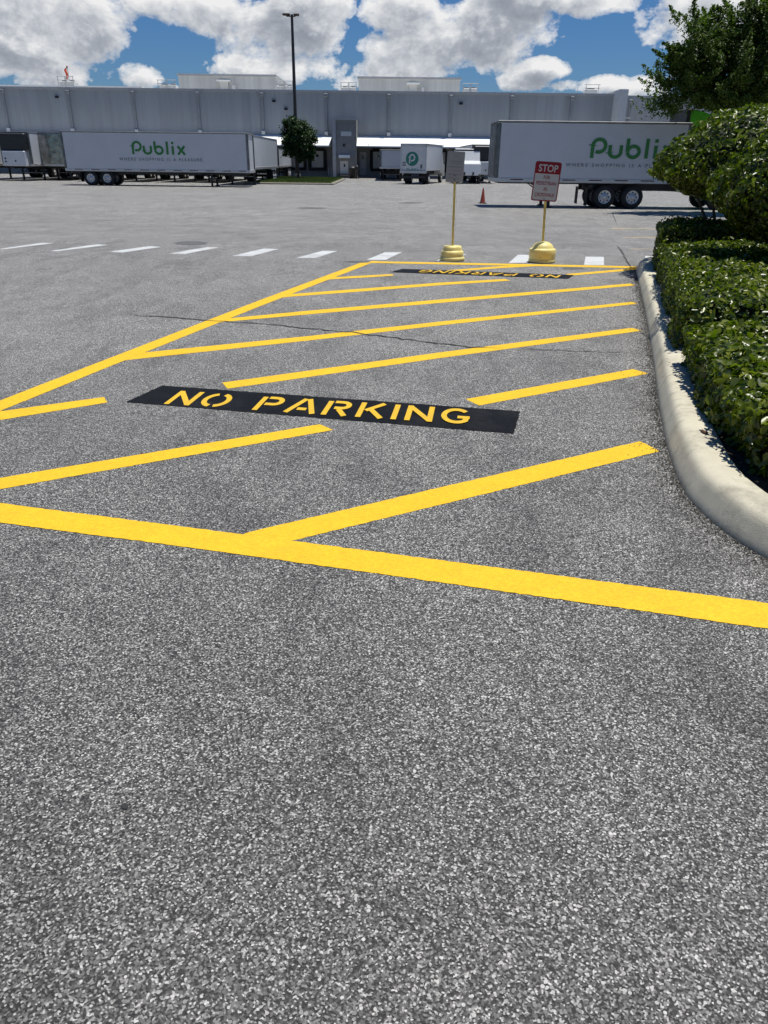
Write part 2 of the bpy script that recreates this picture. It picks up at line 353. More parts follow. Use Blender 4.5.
def clouds():
    tc = nt.nodes.new('ShaderNodeTexCoord'); sx = nt.nodes.new('ShaderNodeSeparateXYZ'); L(nt, tc.outputs['Generated'], sx.inputs[0])
    X, Y, Z = sx.outputs
    el = math_(nt, 'MAXIMUM', Z, .0)
    az = math_(nt, 'ARCTAN2', X, Y)
    hor = math_(nt, 'SQRT', math_(nt, 'ADD', math_(nt, 'MULTIPLY', X, X), math_(nt, 'MULTIPLY', Y, Y)))
    ev = math_(nt, 'ARCTAN2', el, hor)
    cb = nt.nodes.new('ShaderNodeCombineXYZ'); L(nt, az, cb.inputs[0]); L(nt, ev, cb.inputs[1]); P0 = cb.outputs[0]
    def vm(op, a, b=None, c=None):
        n = nt.nodes.new('ShaderNodeVectorMath'); n.operation = op
        for i, v in enumerate((a, b, c)):
            if v is None: continue
            if hasattr(v, 'links'): L(nt, v, n.inputs[i])
            else: n.inputs[i].default_value = v
        return n.outputs['Value'] if op == 'DOT_PRODUCT' else n.outputs[0]
    P1 = vm('ADD', P0, (.003, .013, 0))
    def bank(p):
        tot = None
        for px, py, wx, wy, wt in BANKS:
            r = ray(px, py).normalized(); a0 = math.atan2(r.x, r.y); e0 = math.asin(r.z); sa = FPX/(wx*.9); se = FPX/(wy*.8)
            q = vm('MULTIPLY_ADD', p, (sa, se, 0), (-a0*sa, -e0*se, 0)); q = vm('DOT_PRODUCT', q, q)
            n = nt.nodes.new('ShaderNodeMath'); n.operation = 'MULTIPLY_ADD'; L(nt, q, n.inputs[0]); n.inputs[1].default_value = -.5*wt; n.inputs[2].default_value = wt
            tot = n.outputs[0] if tot is None else math_(nt, 'MAXIMUM', tot, n.outputs[0])
        return math_(nt, 'MAXIMUM', tot, -.12)
    def dens(p, det):
        pm = vm('MULTIPLY', p, (1, 1.35, 1))
        f = noise(nt, pm, 13, det, .60, .2); g = noise(nt, pm, 38, 3, .6)
        billow = math_(nt, 'SUBTRACT', .20, math_(nt, 'ABSOLUTE', math_(nt, 'SUBTRACT', g, .5)))
        return math_(nt, 'ADD', math_(nt, 'MULTIPLY', math_(nt, 'SUBTRACT', f, .5), 2.5), math_(nt, 'MULTIPLY', billow, .8))
    tot = bank(P0); tot1 = bank(P1)
    n0 = dens(P0, 8); n1 = dens(P1, 6); d0 = math_(nt, 'ADD', n0, tot)
    cover = ramp(nt, d0, [(.36, 0), (.48, .55), (.68, 1)])
    # sunlit tops white, thick middles and bases grey
    lit = math_(nt, 'ADD', math_(nt, 'ADD', math_(nt, 'MULTIPLY', math_(nt, 'SUBTRACT', n0, n1), 1.0), math_(nt, 'MULTIPLY', math_(nt, 'SUBTRACT', tot, tot1), .9)), math_(nt, 'ADD', .64, math_(nt, 'MULTIPLY', math_(nt, 'SUBTRACT', noise(nt, P0, 9.3, 3, .5), .5), 1.1)))
    thick = ramp(nt, d0, [(.45, 1), (1.40, .0)])
    lit = math_(nt, 'ADD', lit, math_(nt, 'MULTIPLY', math_(nt, 'SUBTRACT', thick, .5), .55))
    col = ramp(nt, lit, [(0, (3.6, 3.95, 4.65)), (.33, (5.0, 5.4, 6.1)), (.60, (7.6, 7.95, 8.5)), (.95, (11.4, 11.4, 11.4))])
    return cover, col
BANKS = [(20, 25, 85, 40, .95), (75, 6, 60, 18, .8), (150, 0, 60, 12, .8), (215, 12, 50, 18, .85), (285, 28, 52, 30, .95), (310, 6, 40, 16, .8), (40, 70, 60, 14, .75), (136, 76, 18, 12, .75), (290, 70, 60, 16, .75), (345, 82, 14, 8, .6),
         (400, 12, 36, 22, .85), (430, 45, 55, 36, .95), (485, 42, 38, 26, .95), (560, -4, 70, 16, .95), (505, 20, 50, 22, .9), (545, 68, 28, 9, .85), (400, 76, 50, 16, .8), (518, 82, 20, 9, .75), (690, 18, 36, 24, .9), (600, 84, 30, 8, .8), (650, 86, 26, 10, .75), (760, 50, 60, 50, .8)]
cover, ccol = clouds()
skyc = mix(nt, sky.outputs[0], (.50, .69, .97), 1.0, 'MULTIPLY')
hs = nt.nodes.new('ShaderNodeHueSaturation'); hs.inputs['Saturation'].default_value = 1.1; hs.inputs['Value'].default_value = 1.0; L(nt, skyc, hs.inputs['Color'])
fin = mix(nt, hs.outputs[0], ccol, cover)
L(nt, fin, bg.inputs[0])
try: w.cycles.sampling_method = 'MANUAL'; w.cycles.sample_map_resolution = 512
except Exception: pass
# ------------------------------------------------------------------ ground
mb = MB(); ys = [-60, -20, -5]+[i*1.0 for i in range(0, 13)]+[12.5+i*.5 for i in range(44)]+[36, 45, 70, 110, 200, 500, 1200]
xs = [-900, -300, -100, -40, -15, -5, 0, 5, 15, 40, 100, 300, 900]
vs = [(x, y, tz(y)) for y in ys for x in xs]; nx = len(xs)
mb.add(vs, [(j*nx+i, j*nx+i+1, (j+1)*nx+i+1, (j+1)*nx+i) for j in range(len(ys)-1) for i in range(nx-1)], True)
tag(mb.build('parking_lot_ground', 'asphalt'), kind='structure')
# ------------------------------------------------------------------ painted markings
def jag(poly, step=.02, amp=.0022):
    out = []
    for i, a in enumerate(poly):
        b = poly[(i+1) % len(poly)]; a = Vector(a[:2]); b = Vector(b[:2]); n = max(1, int((b-a).length/step))
        t = (b-a).normalized(); nn = Vector((-t.y, t.x))
        for k in range(n): out.append(a+(b-a)*(k/n)+(nn*random.gauss(0, amp) if k else nn*0))
    return out
def marking(name, px, mat, label, cat, h=.004, group=None, amp=.0016):
    gp = [Vector((p[1], p[2], 0)) if p[0] == 'w' else G(*p) for p in px]; pts = jag(gp, .02 if gp[0].y < 7 else .06, amp)
    mb = MB(); mb.flat = True; n = len(pts)
    a2 = sum(pts[i].x*pts[(i+1) % n].y-pts[(i+1) % n].x*pts[i].y for i in range(n))
    if a2 < 0: pts = pts[::-1]
    mb.add([(p.x, p.y, tz(p.y)+h) for p in pts], [tuple(range(n))])
    o = mb.build(name, mat); return tag(o, label, cat, group)
HG = 'yellow hatch stripes of the no parking zone'
marking('border_line', [('w', -3.02, 3.72), (200, 529.2), (400, 555.2), (830, 611.5), (830, 638), (400, 577), (200, 549.3), ('w', -3.10, 3.535)], 'yellow', 'wide yellow line nearest the viewer, front edge of the no parking zone', 'road marking', .0024)
marking('border_line', [('w', -3.30, 3.58), (0, 400.8), (110, 358.1), (260, 300.2), (364, 261.6), (377, 260.9), (260, 306.4), (110, 366.5), (0, 411.3), ('w', -3.10, 3.535)], 'yellow', 'long yellow side line of the no parking zone running away along its left edge', 'road marking', .0024)
marking('border_line', [(364, 261.2), (560, 264.9), (641, 266.6), (640, 268.4), (500, 265.6), (368, 263.0)], 'yellow', 'thin yellow line at the far edge, in front of the two sign bases', 'road marking', .0030)
hs_ = [([(238, 536.5), (250, 532), (440, 487.6), (640, 441.5), (660.3, 451.3), (440, 505), (295, 540.2), (285, 543)], 'nearest yellow hatch stripe branching off the front line towards the kerb'),
 ([('w', -2.55, 3.51), (0, 478.2), (319.8, 424.3), (333, 430.2), (0, 489.4), ('w', -2.33, 3.46)], 'yellow hatch stripe on the left in front of the near black lettered panel'),
 ([(-8, 412.6), (104, 397.2), (107.5, 402.6), (0, 420.2), (-14, 422.5)], 'short yellow hatch stripe at the left edge beside the black lettered panel'),
 ([(465.8, 399.2), (633, 369.2), (648.7, 373.6), (479, 405.7)], 'short yellow hatch stripe right behind the end of the near black lettered panel'),
 ([(222, 382.8), (440, 352.5), (632, 327.9), (642.2, 330.8), (440, 358.2), (227.5, 388.8)], 'yellow hatch stripe just behind the near black panel, reaching the kerb'),
 ([(122, 361), (140, 353), (310, 336), (440, 321.7), (632, 301.9), (638, 303.8), (440, 325.5), (310, 340.5), (133, 359.5)], 'long yellow hatch stripe crossed by the dark crack in the middle of the zone'),
 ([(212, 323.5), (225, 318.8), (310, 310.6), (440, 299.6), (630, 283.6), (636, 285.4), (440, 303), (310, 314.3), (225, 321.9)], 'long yellow hatch stripe just beyond the dark crack'),
 ([(279, 298), (290, 294.2), (350, 289.6), (440, 282.7), (505, 279), (510.5, 280.7), (440, 285.3), (350, 292.4), (290, 296.8)], 'yellow hatch stripe ending just in front of the far lettered panel'),
 ([(322, 280.5), (332, 277.3), (370, 275.3), (392, 274.2), (394, 275.6), (370, 277.3), (332, 279.3)], 'short thin yellow hatch stripe left of the far black lettered panel'),
 ([(565, 274.2), (632, 268.4), (641, 268.0), (636, 270), (571, 275.7)], 'short yellow hatch stripe right of the far black panel, by the kerb'),
 ([(446, 270.4), (500, 266.3), (537, 264.7), (541, 266), (500, 268.2), (452, 271.6)], 'thin yellow hatch stripe behind the far black panel, running into the back line')]
for px, lb in hs_: marking('hatch_stripe', px, 'yellow', lb, 'road marking', .0016, HG)
bars = [([(-4, 249.6), (6, 249), (54, 243.2), (42, 242.9)], 'white crosswalk bar touching the left edge of the picture'),
 ([(49, 251.2), (58, 251.3), (108, 245), (97.6, 244.3)], 'white crosswalk bar second from the left end of the row'),
 ([(109, 251.8), (122.4, 252.6), (161.5, 247), (150.5, 246.1)], 'white crosswalk bar third from the left, left of the dark round patch'),
 ([(169.3, 253.6), (185, 254), (219.3, 247.4), (207, 247.2)], 'white crosswalk bar just in front of the dark round patch'),
 ([(232, 256.1), (251, 256.3), (279, 249.1), (264, 248.6)], 'white crosswalk bar just right of the dark round patch'),
 ([(296.3, 258), (315.8, 258), (337.7, 251), (323, 250.8)], 'white crosswalk bar next left of the corner of the yellow zone'),
 ([(366.7, 259.8), (386, 259.8), (401.7, 252.4), (384.7, 252.4)], 'white crosswalk bar at the far left corner of the yellow zone'),
 ([(436, 261.3), (456, 261.6), (466, 254), (449, 253.6)], 'white crosswalk bar almost hidden behind the tiered yellow base'),
 ([(508.6, 263), (528, 263.2), (537, 255), (518, 254.8)], 'white crosswalk bar half hidden behind the domed yellow base'),
 ([(584, 264.9), (604, 265.2), (603.8, 257), (585.6, 256.7)], 'white crosswalk bar standing free between domed base and kerb'),
 ([(646, 263.2), (668, 264.2), (664, 257), (645, 256)], 'white crosswalk bar behind the far end of the kerb')]
for px, lb in bars: marking('crosswalk_bar', px, 'white_paint', lb, 'road marking', .0016, 'white crosswalk bars')
def gm(pts): return [proj(*p) for p in pts]
for (a, b_, lb) in [((612, 228.5), (668, 229), 'faded yellow bay line farthest behind the kerb'), ((622, 237.4), (700, 237.6), 'faded yellow bay line in the middle behind the hedge'), ((630, 249), (700, 249.2), 'faded yellow bay line closest behind the end of the kerb')]:
    marking('bay_line', [(a[0], a[1]-.35), (b_[0], b_[1]-.35), (b_[0], b_[1]+.35), (a[0], a[1]+.35)], 'yellow_old', lb, 'road marking', .0016, 'faded yellow bay lines', amp=.01)
# lettered panels
def stencil_letters():
    h = 1.0; W = .17; out = []
    def A(ch):
        if ch == 'N': return .86, [[(.09, 0), (.09, 1)], [(.10, .93), (.76, .07)], [(.77, 0), (.77, 1)]]
        if ch == 'O': return .92, [arc(.44, .5, .36, .41, 104, 262, 16), arc(.48, .5, .36, .41, 76, -82, 16)]
        if ch == 'P': return .80, [[(.09, 0), (.09, .96)], [(.24, .915)]+arc(.50, .69, .22, .225, 90, -90, 10)+[(.24, .465)]]
        if ch == 'A': return .98, [[(.07, 0), (.44, 1)], [(.93, 0), (.56, 1)], [(.36, .28), (.66, .28)]]
        if ch == 'R': return .86, [[(.09, 0), (.09, .96)], [(.24, .915)]+arc(.52, .71, .21, .205, 90, -90, 10)+[(.30, .505)], [(.46, .42), (.74, 0)]]
        if ch == 'K': return .88, [[(.09, 0), (.09, 1)], [(.76, 1), (.24, .46)], [(.40, .54), (.80, 0)]]
        if ch == 'I': return .20, [[(.09, 0), (.09, 1)]]
        if ch == 'G': return .92, [arc(.48, .5, .38, .415, 42, 318, 22)+[(.80, .44)], [(.89, .42), (.52, .42)]]
    x = 0
    for ch in 'NO PARKING':
        if ch == ' ': x += .72; continue
        wd, st = A(ch); out += [[(x+a, b) for a, b in s] for s in st]; x += wd+.22
    return out, x-.22, W
def panel(root_label, corners, tbl, ttl, tbr, name='lettered_panel'):
    # corners on the ground; text baseline start, cap-height start, baseline end
    c = [Vector(q) for q in corners]; o0 = sum(c, Vector())/4; o0.z = 0
    root = empty(name, o0, root_label, 'road marking', 0, 'black no parking panels')
    mb = MB(); mb.flat = True; pts = jag(c, .02, .002); a2 = sum(pts[i].x*pts[(i+1) % len(pts)].y-pts[(i+1) % len(pts)].x*pts[i].y for i in range(len(pts)))
    if a2 < 0: pts = pts[::-1]
    mb.add([(p.x-o0.x, p.y-o0.y, .0030) for p in pts], [tuple(range(len(pts)))]); mb.build('black_panel', 'black_paint', root)
    st, wd, W = stencil_letters(); ux = (tbr-tbl)/wd; uy = (ttl-tbl)
    mb = MB(); mb.flat = True
    add_strokes(mb, st, W, lambda x, y, h: Vector(((tbl+ux*x+uy*y).x-o0.x, (tbl+ux*x+uy*y).y-o0.y, .0040+h)), .0003)
    mb.build('lettering', 'yellow_letter', root)
g1 = [G(125.8, 402.4), G(162, 385.8), G(520, 411.6), G(513.7, 434)]
panel('near black painted panel reading NO PARKING in yellow stencil letters, upright to the viewer', g1, G(163.5, 404.2), G(181, 391.2), G(470, 425.8))
a = G(390.4, 272.4); a2_ = G(568, 279.0); ax = (a2_-a).normalized(); nrm = Vector((-ax.y, ax.x, 0))
ln = (a2_-a).length; dpt = .50; lo = a; shx = ax*.11
c2 = [lo, lo+nrm*dpt*.92+shx, lo+ax*ln+nrm*dpt*.92+shx, lo+ax*ln]
s0 = lo+ax*(ln*.935)+nrm*(dpt*.76)+shx*.8
panel('far black painted panel with yellow NO PARKING upside down to the viewer', c2, s0, s0-nrm*(dpt*.60)-shx*.6, lo+ax*(ln*.135)+nrm*(dpt*.76)+shx*.8)
# cracks and patches in the asphalt
def crack(px, wd, label):
    pts = []
    for i in range(len(px)-1):
        a = G(*px[i]); b = G(*px[i+1]); n = max(2, int((b-a).length/.07))
        for k in range(n): pts.append(a+(b-a)*(k/n)+Vector((random.gauss(0, .012), random.gauss(0, .014), 0)))
    L_, R_ = [], []
    for i, p in enumerate(pts):
        d = (pts[min(i+1, len(pts)-1)]-pts[max(i-1, 0)]).normalized(); n_ = Vector((-d.y, d.x, 0)); ww = wd*random.uniform(.25, 1)*min(1, i/4+.1, (len(pts)-1-i)/4+.1)
        L_.append(p+n_*ww); R_.append(p-n_*ww)
    mb = MB(); mb.flat = True; n = len(pts); mb.add([(p.x, p.y, tz(p.y)+.0050) for p in L_+R_], [(n+i, n+i+1, i+1, i) for i in range(n-1)])
    tag(mb.build('pavement_crack', 'tar'), label, 'crack', None, 'structure')
crack([(104, 319.5), (118, 318)], .02, 'crack'); crack([(126, 315), (165, 317), (200, 320), (222, 321.5), (262, 324), (300, 328), (345, 332), (395, 338), (440, 344), (470, 347.5), (512, 349)], .021, 'crack')
crack([(512, 349.5), (560, 350.5), (600, 352.5), (640, 353)], .011, 'crack'); crack([(617, 246), (622, 252), (627, 262), (632, 268)], .015, 'crack'); crack([(612, 212), (616, 222)], .02, 'crack')
def patch(cx, cy, rx, ry, name, label, mat='patch'):
    mb = MB(); mb.flat = True; pts = []
    for i in range(40):
        a = 2*math.pi*i/40; k = 1+random.gauss(0, .05); p = G(cx+rx*k*math.cos(a), cy-ry*k*math.sin(a)); pts.append((p.x, p.y, tz(p.y)+.004))
    mb.add(pts, [tuple(range(40))]); tag(mb.build(name, mat), label, 'patch')
patch(191, 243.4, 17, 2.0, 'asphalt_patch', 'dark round patch in the asphalt behind the crosswalk bars on the left')
patch(311, 208.2, 15, .9, 'asphalt_patch', 'thin dark oblong patch on the open yard in front of the lamp post island')
patch(357, 262, 14, 1.0, 'asphalt_patch', 'small brownish stain at the far left corner of the yellow zone')
patch(573, 268.6, 12, .9, 'manhole_cover', 'flat dark round cover in the asphalt between the back line and the last hatch stripe')
patch(411, 203, 13, .7, 'asphalt_patch', 'faint dark patch on the yard left of the orange cone')
patch(125, 807, 3.4, 3, 'tar_spot', 'small black tar spot in the asphalt near the lower left corner', 'tar')
# ------------------------------------------------------------------ kerb island
def catmull(pts, step=.06):
    out = []; n = len(pts)
    for i in range(n):
        p0, p1, p2, p3 = (Vector(pts[(i+k-1) % n]) for k in range(4)); m_ = max(2, int((p2-p1).length/step))
        for k in range(m_):
            t = k/m_; out.append(.5*((2*p1)+(-p0+p2)*t+(2*p0-5*p1+4*p2-p3)*t*t+(-p0+3*p1-3*p2+p3)*t**3))
    return out
KP = [(2.25, 2.52), (1.95, 2.66), (1.76, 2.88), (1.655, 3.14), (1.61, 3.45), (1.62, 3.75), (1.74, 4.34), (1.91, 4.99), (2.05, 5.49), (2.43, 6.81), (2.93, 8.59), (3.47, 10.57), (3.88, 12.1), (4.13, 13.0), (4.30, 13.38), (4.6, 13.66), (5.1, 13.74),
      (7, 13.4), (10, 12.85), (10.7, 12.4), (10.6, 11.6), (7.6, 2.0), (7.2, 1.4), (6.4, 1.35), (4, 2.0), (3, 2.3)]
path = catmull(KP)
kp = []
for i, p in enumerate(path):
    d = (path[(i+1) % len(path)]-path[i-1]).normalized(); kp.append((p, Vector((d.y, -d.x))))   # inward normal (island lies to the right of travel)
cen = Vector((5, 8)); 
if sum((cen-p).dot(n) for p, n in kp) < 0: kp = [(p, -n) for p, n in kp]
prof = [(0, -.05), (.0, .0), (.022, .055), (.040, .103), (.049, .123), (.061, .139), (.078, .149), (.100, .155), (.14, .158), (.235, .158), (.25, .148), (.256, .13), (.256, -.05)]
mb = MB(); acc = 0; seg = []
def flush(seg):
    if len(seg) < 2: return
    n = len(prof); vs = [(p.x+nn.x*o, p.y+nn.y*o, h) for p, nn in seg for o, h in prof]
    mb.add(vs, [(j*n+i, j*n+i+1, (j+1)*n+i+1, (j+1)*n+i) for j in range(len(seg)-1) for i in range(n-1)], True)
    mb.add(vs, [tuple(range(n)), tuple(range((len(seg)-1)*n+n-1, (len(seg)-1)*n-1, -1))])
tot = 0; nxt = 4.0
for i, (p, nn) in enumerate(kp+[kp[0]]):
    seg.append((p, nn)); 
    if i: tot += (p-kp[i-1][0]).length
    if i and p.x < 4.9 and any((kp[i-1][0].y-t)*(p.y-t) <= 0 for t in (5.62, 9.4)) and p.y > 3:
        q = p+(kp[(i+1) % len(kp)][0]-p).normalized()*.010; flush(seg); seg = [(q, nn)]; nxt += 6.0
flush(seg); kerb = tag(mb.build('kerb', 'concrete'), kind='structure')
mb = MB(); mb.flat = True; ring = [p+nn*.25 for p, nn in kp]; a2 = sum(ring[i].x*ring[(i+1) % len(ring)].y-ring[(i+1) % len(ring)].x*ring[i].y for i in range(len(ring)))
if a2 < 0: ring = ring[::-1]
mb.add([(p.x, p.y, .11) for p in ring], [tuple(range(len(ring)))]); tag(mb.build('planting_bed_soil', 'mulch'), kind='structure')
# ------------------------------------------------------------------ leaves
def leaf_mesh(name, pts, nrm, size, mat, parent=None, jitter=.6, aspect=.5, up=None, fold=.25, szvar=.3):
    n = len(pts); pts = np.asarray(pts); nrm = np.asarray(nrm)+rng.normal(0, jitter, (n, 3)); nrm /= np.linalg.norm(nrm, axis=1)[:, None]+1e-9
    d = rng.normal(0, 1, (n, 3)) if up is None else np.asarray(up)+rng.normal(0, .35, (n, 3))
    d -= (d*nrm).sum(1)[:, None]*nrm; d /= np.linalg.norm(d, axis=1)[:, None]+1e-9; s = np.cross(nrm, d)
    sz = (size*rng.uniform(1-szvar, 1+szvar, n))[:, None]; wv = sz*aspect/2
    b = pts-d*sz*.5; t = pts+d*sz*.5-nrm*sz*.08
    l1 = pts-d*sz*.22-s*wv*.9+nrm*wv*fold; l2 = pts+d*sz*.16-s*wv+nrm*wv*fold
    r1 = pts-d*sz*.22+s*wv*.9+nrm*wv*fold; r2 = pts+d*sz*.16+s*wv+nrm*wv*fold
    V = np.stack([b, r1, r2, t, l2, l1], 1).reshape(-1, 3)
    idx = (np.arange(n)*6)[:, None]; Fc = np.concatenate([idx+np.array([0, 1, 2, 3]), idx+np.array([0, 3, 4, 5])], 1).reshape(-1)
    me = bpy.data.meshes.new(name); me.vertices.add(len(V)); me.vertices.foreach_set('co', V.astype(np.float32).ravel())
    me.loops.add(len(Fc)); me.loops.foreach_set('vertex_index', Fc.astype(np.int32)); nf = len(Fc)//4
    me.polygons.add(nf); me.polygons.foreach_set('loop_start', (np.arange(nf)*4).astype(np.int32)); me.update(calc_edges=True); me.validate()
    me.materials.append(M[mat]); o = bpy.data.objects.new(name, me); COL.objects.link(o)
    if parent: o.parent = parent
    return o
YK = [3.35, 3.7, 4.6, 5.8, 7.3, 8.9, 11.0, 12.3, 12.7, 13.0]; XK = [1.98, 1.88, 2.02, 2.30, 2.72, 3.19, 3.80, 4.19, 4.33, 4.55]
def xl(y): return np.interp(y, YK, XK)
def wob(a, b, s=1.0): return 1.1*np.sin(a*3.3*s+1.3)*np.sin(b*3.9+.4)+ .5*np.sin(a*5.1*s+b*3.3)+.3*np.sin(a*11.7*s-b*8.1+1)+.25*np.sin(b*14.3*s+a*4.7+2)
def hedge(y0, y1, z0, z1, dens, size, label, off=0.0, wid=3.2, open_end=.0):
    root = empty('hedge', (xl((y0+y1)/2)+wid/2, (y0+y1)/2, .11), label, 'hedge', 0, 'clipped hedges along the kerb')
    o = np.array(root.location); P_, N_ = [], []
    def rnd(z, dl, df):  # rounding near edges
        return z-.10*np.exp(-dl/.07)-.10*np.exp(-df/.07)
    n = int(wid*(y1-y0)*dens); y = rng.uniform(y0, y1, n); s = rng.uniform(0, 1, n)**1.25*wid; x = xl(y)+off+s
    df = np.minimum(y-y0, y1-y); z = rnd(z1+wob(x, y)*.035, s, df)-rng.exponential(.045, n); slope = np.exp(-s/.07)
    P_.append(np.stack([x, y, z], 1)); N_.append(np.stack([-slope, -np.exp(-(y-y0)/.07)+np.exp(-(y1-y)/.07), np.ones(n)], 1))
    n = int((y1-y0)*(z1-z0)*dens*1.15); y = rng.uniform(y0, y1, n); z = rng.uniform(z0, z1-.04, n); x = xl(y)+off+wob(y, z*2)*.035+rng.exponential(.045, n)+.05*((z1-z)/(z1-z0))-.03
    P_.append(np.stack([x, y, z], 1)); N_.append(np.tile([-1, -.1, .35], (n, 1)))
    for yy, sg in ((y0, -1), (y1, 1)):
        n = int(wid*(z1-z0)*dens*.95); s = rng.uniform(0, wid, n); z = rng.uniform(z0, z1-.03, n); y = yy-sg*(wob(s, z*2)*.035+rng.exponential(.045, n)); x = xl(y)+off+s
        P_.append(np.stack([x, y, z], 1)); N_.append(np.tile([0, sg, .35], (n, 1)))
    n = int(wid*(y1-y0)*dens*.035); y = rng.uniform(y0, y1, n); s = rng.uniform(0, 1, n)*wid; x = xl(y)+off+s
    P_.append(np.stack([x, y, z1+wob(x, y)*.035+rng.uniform(0, .05, n)], 1)); N_.append(np.tile([0., -.6, .6], (n, 1)))
    leaf_mesh('foliage', np.concatenate(P_)-o, np.concatenate(N_), size, 'hedge', root, .55, .52)
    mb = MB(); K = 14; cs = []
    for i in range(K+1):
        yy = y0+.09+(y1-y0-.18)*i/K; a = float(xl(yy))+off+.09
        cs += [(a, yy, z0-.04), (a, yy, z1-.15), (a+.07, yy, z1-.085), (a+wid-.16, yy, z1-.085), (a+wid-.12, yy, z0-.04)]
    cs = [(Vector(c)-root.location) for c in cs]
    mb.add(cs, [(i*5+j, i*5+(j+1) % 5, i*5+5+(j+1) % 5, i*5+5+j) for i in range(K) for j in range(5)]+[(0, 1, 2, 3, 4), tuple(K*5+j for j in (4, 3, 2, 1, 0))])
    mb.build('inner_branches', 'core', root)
hedge(3.38, 5.95, .10, .50, 1500, .062, 'near clipped hedge with large glossy leaves beside the kerb bend, closest to the viewer', .02)
hedge(6.40, 11.20, .10, .62, 1450, .052, 'long low clipped hedge in the middle, between the near hedge and the far hedge')
hedge(11.55, 13.05, .12, .80, 1700, .048, 'taller clipped hedge at the far end of the bed, under the dome shaped shrub', -.03, 4.0)
def topiary(c, r, n, size, label, stems, trunk0, flat=.0, dome=.0):
    root = empty('topiary_shrub', trunk0, label, 'shrub', 0, 'round clipped shrubs above the hedge'); o = np.array(trunk0)
    d = rng.normal(0, 1, (n, 3)); d /= np.linalg.norm(d, axis=1)[:, None]
    k = 1+.05*np.sin(d[:, 0]*7+1)*np.cos(d[:, 2]*6)+.035*np.sin(d[:, 1]*13+d[:, 2]*9)+.02*np.sin(d[:, 0]*23+d[:, 2]*19)-rng.exponential(.035, n)
    p = d*k[:, None]*np.array(r); p[:, 2] *= 1-dome*np.sin(np.pi*np.hypot(d[:, 0], d[:, 1])); p[:, 2] = np.where(p[:, 2] < 0, p[:, 2]*(1-flat), p[:, 2])
    leaf_mesh('foliage', p+np.array(c)-o, d/np.array(r)+np.array([0, 0, .15]), size, 'topiary', root, .5, .5)
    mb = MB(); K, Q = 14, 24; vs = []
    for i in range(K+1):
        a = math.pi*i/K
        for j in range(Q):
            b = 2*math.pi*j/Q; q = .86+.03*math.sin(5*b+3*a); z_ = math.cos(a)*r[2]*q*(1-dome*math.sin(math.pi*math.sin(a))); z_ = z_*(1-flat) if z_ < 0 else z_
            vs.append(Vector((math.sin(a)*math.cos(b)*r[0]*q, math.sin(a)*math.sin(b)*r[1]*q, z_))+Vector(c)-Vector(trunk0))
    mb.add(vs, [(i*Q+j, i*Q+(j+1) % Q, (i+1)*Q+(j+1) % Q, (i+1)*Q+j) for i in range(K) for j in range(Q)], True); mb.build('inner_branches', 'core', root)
    for s in stems:
        mb = MB(); pts = [Vector(q)-Vector(trunk0) for q in s]; k = len(pts); mb.tube(pts, [.032*(1-.5*i/(k-1)) for i in range(k)], 8); mb.build('stem', 'bark', root)
t1 = G(716, 262)
b1 = (5.12, 12.15, .11)
topiary((5.98, 12.3, 1.52), (1.92, 1.55, .95), 19000, .075, 'wide dome shaped clipped shrub on slanting bare stems, farther of the two', 
        [[b1, (5.0, 12.15, .50), (4.82, 12.1, .78), (4.60, 12.1, 1.15)], [(5.15, 12.2, .11), (5.06, 12.2, .55), (4.92, 12.2, .95), (4.86, 12.2, 1.3)], [(5.2, 12.1, .11), (5.16, 12.1, .6), (5.22, 12.1, 1.2)], [(6.4, 12.3, .11), (6.5, 12.3, .7), (6.4, 12.3, 1.3)]], b1, .48, .02)
b2 = (5.0, 9.4, .11)
topiary((5.0, 9.3, 1.34), (1.22, 1.15, .74), 14000, .07, 'nearer round clipped shrub, cut off by the right edge of the picture',
        [[b2, (4.9, 9.4, .6), (4.8, 9.4, 1.0)], [(5.1, 9.3, .11), (5.2, 9.3, .6), (5.2, 9.2, 1.1)], [(4.85, 9.3, .11), (4.6, 9.3, .5), (4.4, 9.3, .95)]], b2, .12)
# litter on the kerb and in the gutter
n = 11000; near_ = [i for i, q in enumerate(kp) if q[0].x < 5.2 and i < len(kp)-1]; i_ = rng.choice(near_, n); u_ = rng.uniform(0, 1, n)
pp = np.array([[kp[i][0].x*(1-u)+kp[i+1][0].x*u-kp[i][1].x*q, kp[i][0].y*(1-u)+kp[i+1][0].y*u-kp[i][1].y*q, .004] for i, u, q in zip(i_, u_, rng.exponential(.045, n)+rng.normal(0, .006, n))])
tag(leaf_mesh('gutter_grit', pp, np.tile([0, 0, 1.], (n, 1)), .010, 'grit', None, .35, .7), kind='stuff')
n = 900; i_ = rng.integers(0, len(kp), n); pp = np.array([[kp[i][0].x+kp[i][1].x*q, kp[i][0].y+kp[i][1].y*q, .165 if q < .25 else .125] for i, q in zip(i_, .40-rng.exponential(.07, n))]); pp = pp[(pp[:, 1] > 2.4)]
tag(leaf_mesh('leaf_litter', pp, np.tile([0, 0, 1.], (len(pp), 1)), .028, 'litter', None, .3, .5), kind='stuff')
def twig(pts, r, label):
    mb = MB(); c0 = Vector(pts[0]); mb.tube([Vector(p)-c0 for p in pts], r, 6); o = mb.build('twig', 'litter', None, c0); tag(o, label, 'twig')
k1 = G(655, 385, .1); 
twig([G(702, 431, .162), G(704.5, 432.3, .166), G(707, 433.8, .162)], .011, 'short thick brown seed pod lying on the bend of the kerb')
twig([G(666, 331, .162), G(673, 331.6, .167), G(679, 330.6, .162)], .006, 'short dark twig on the kerb next to the middle hedge')
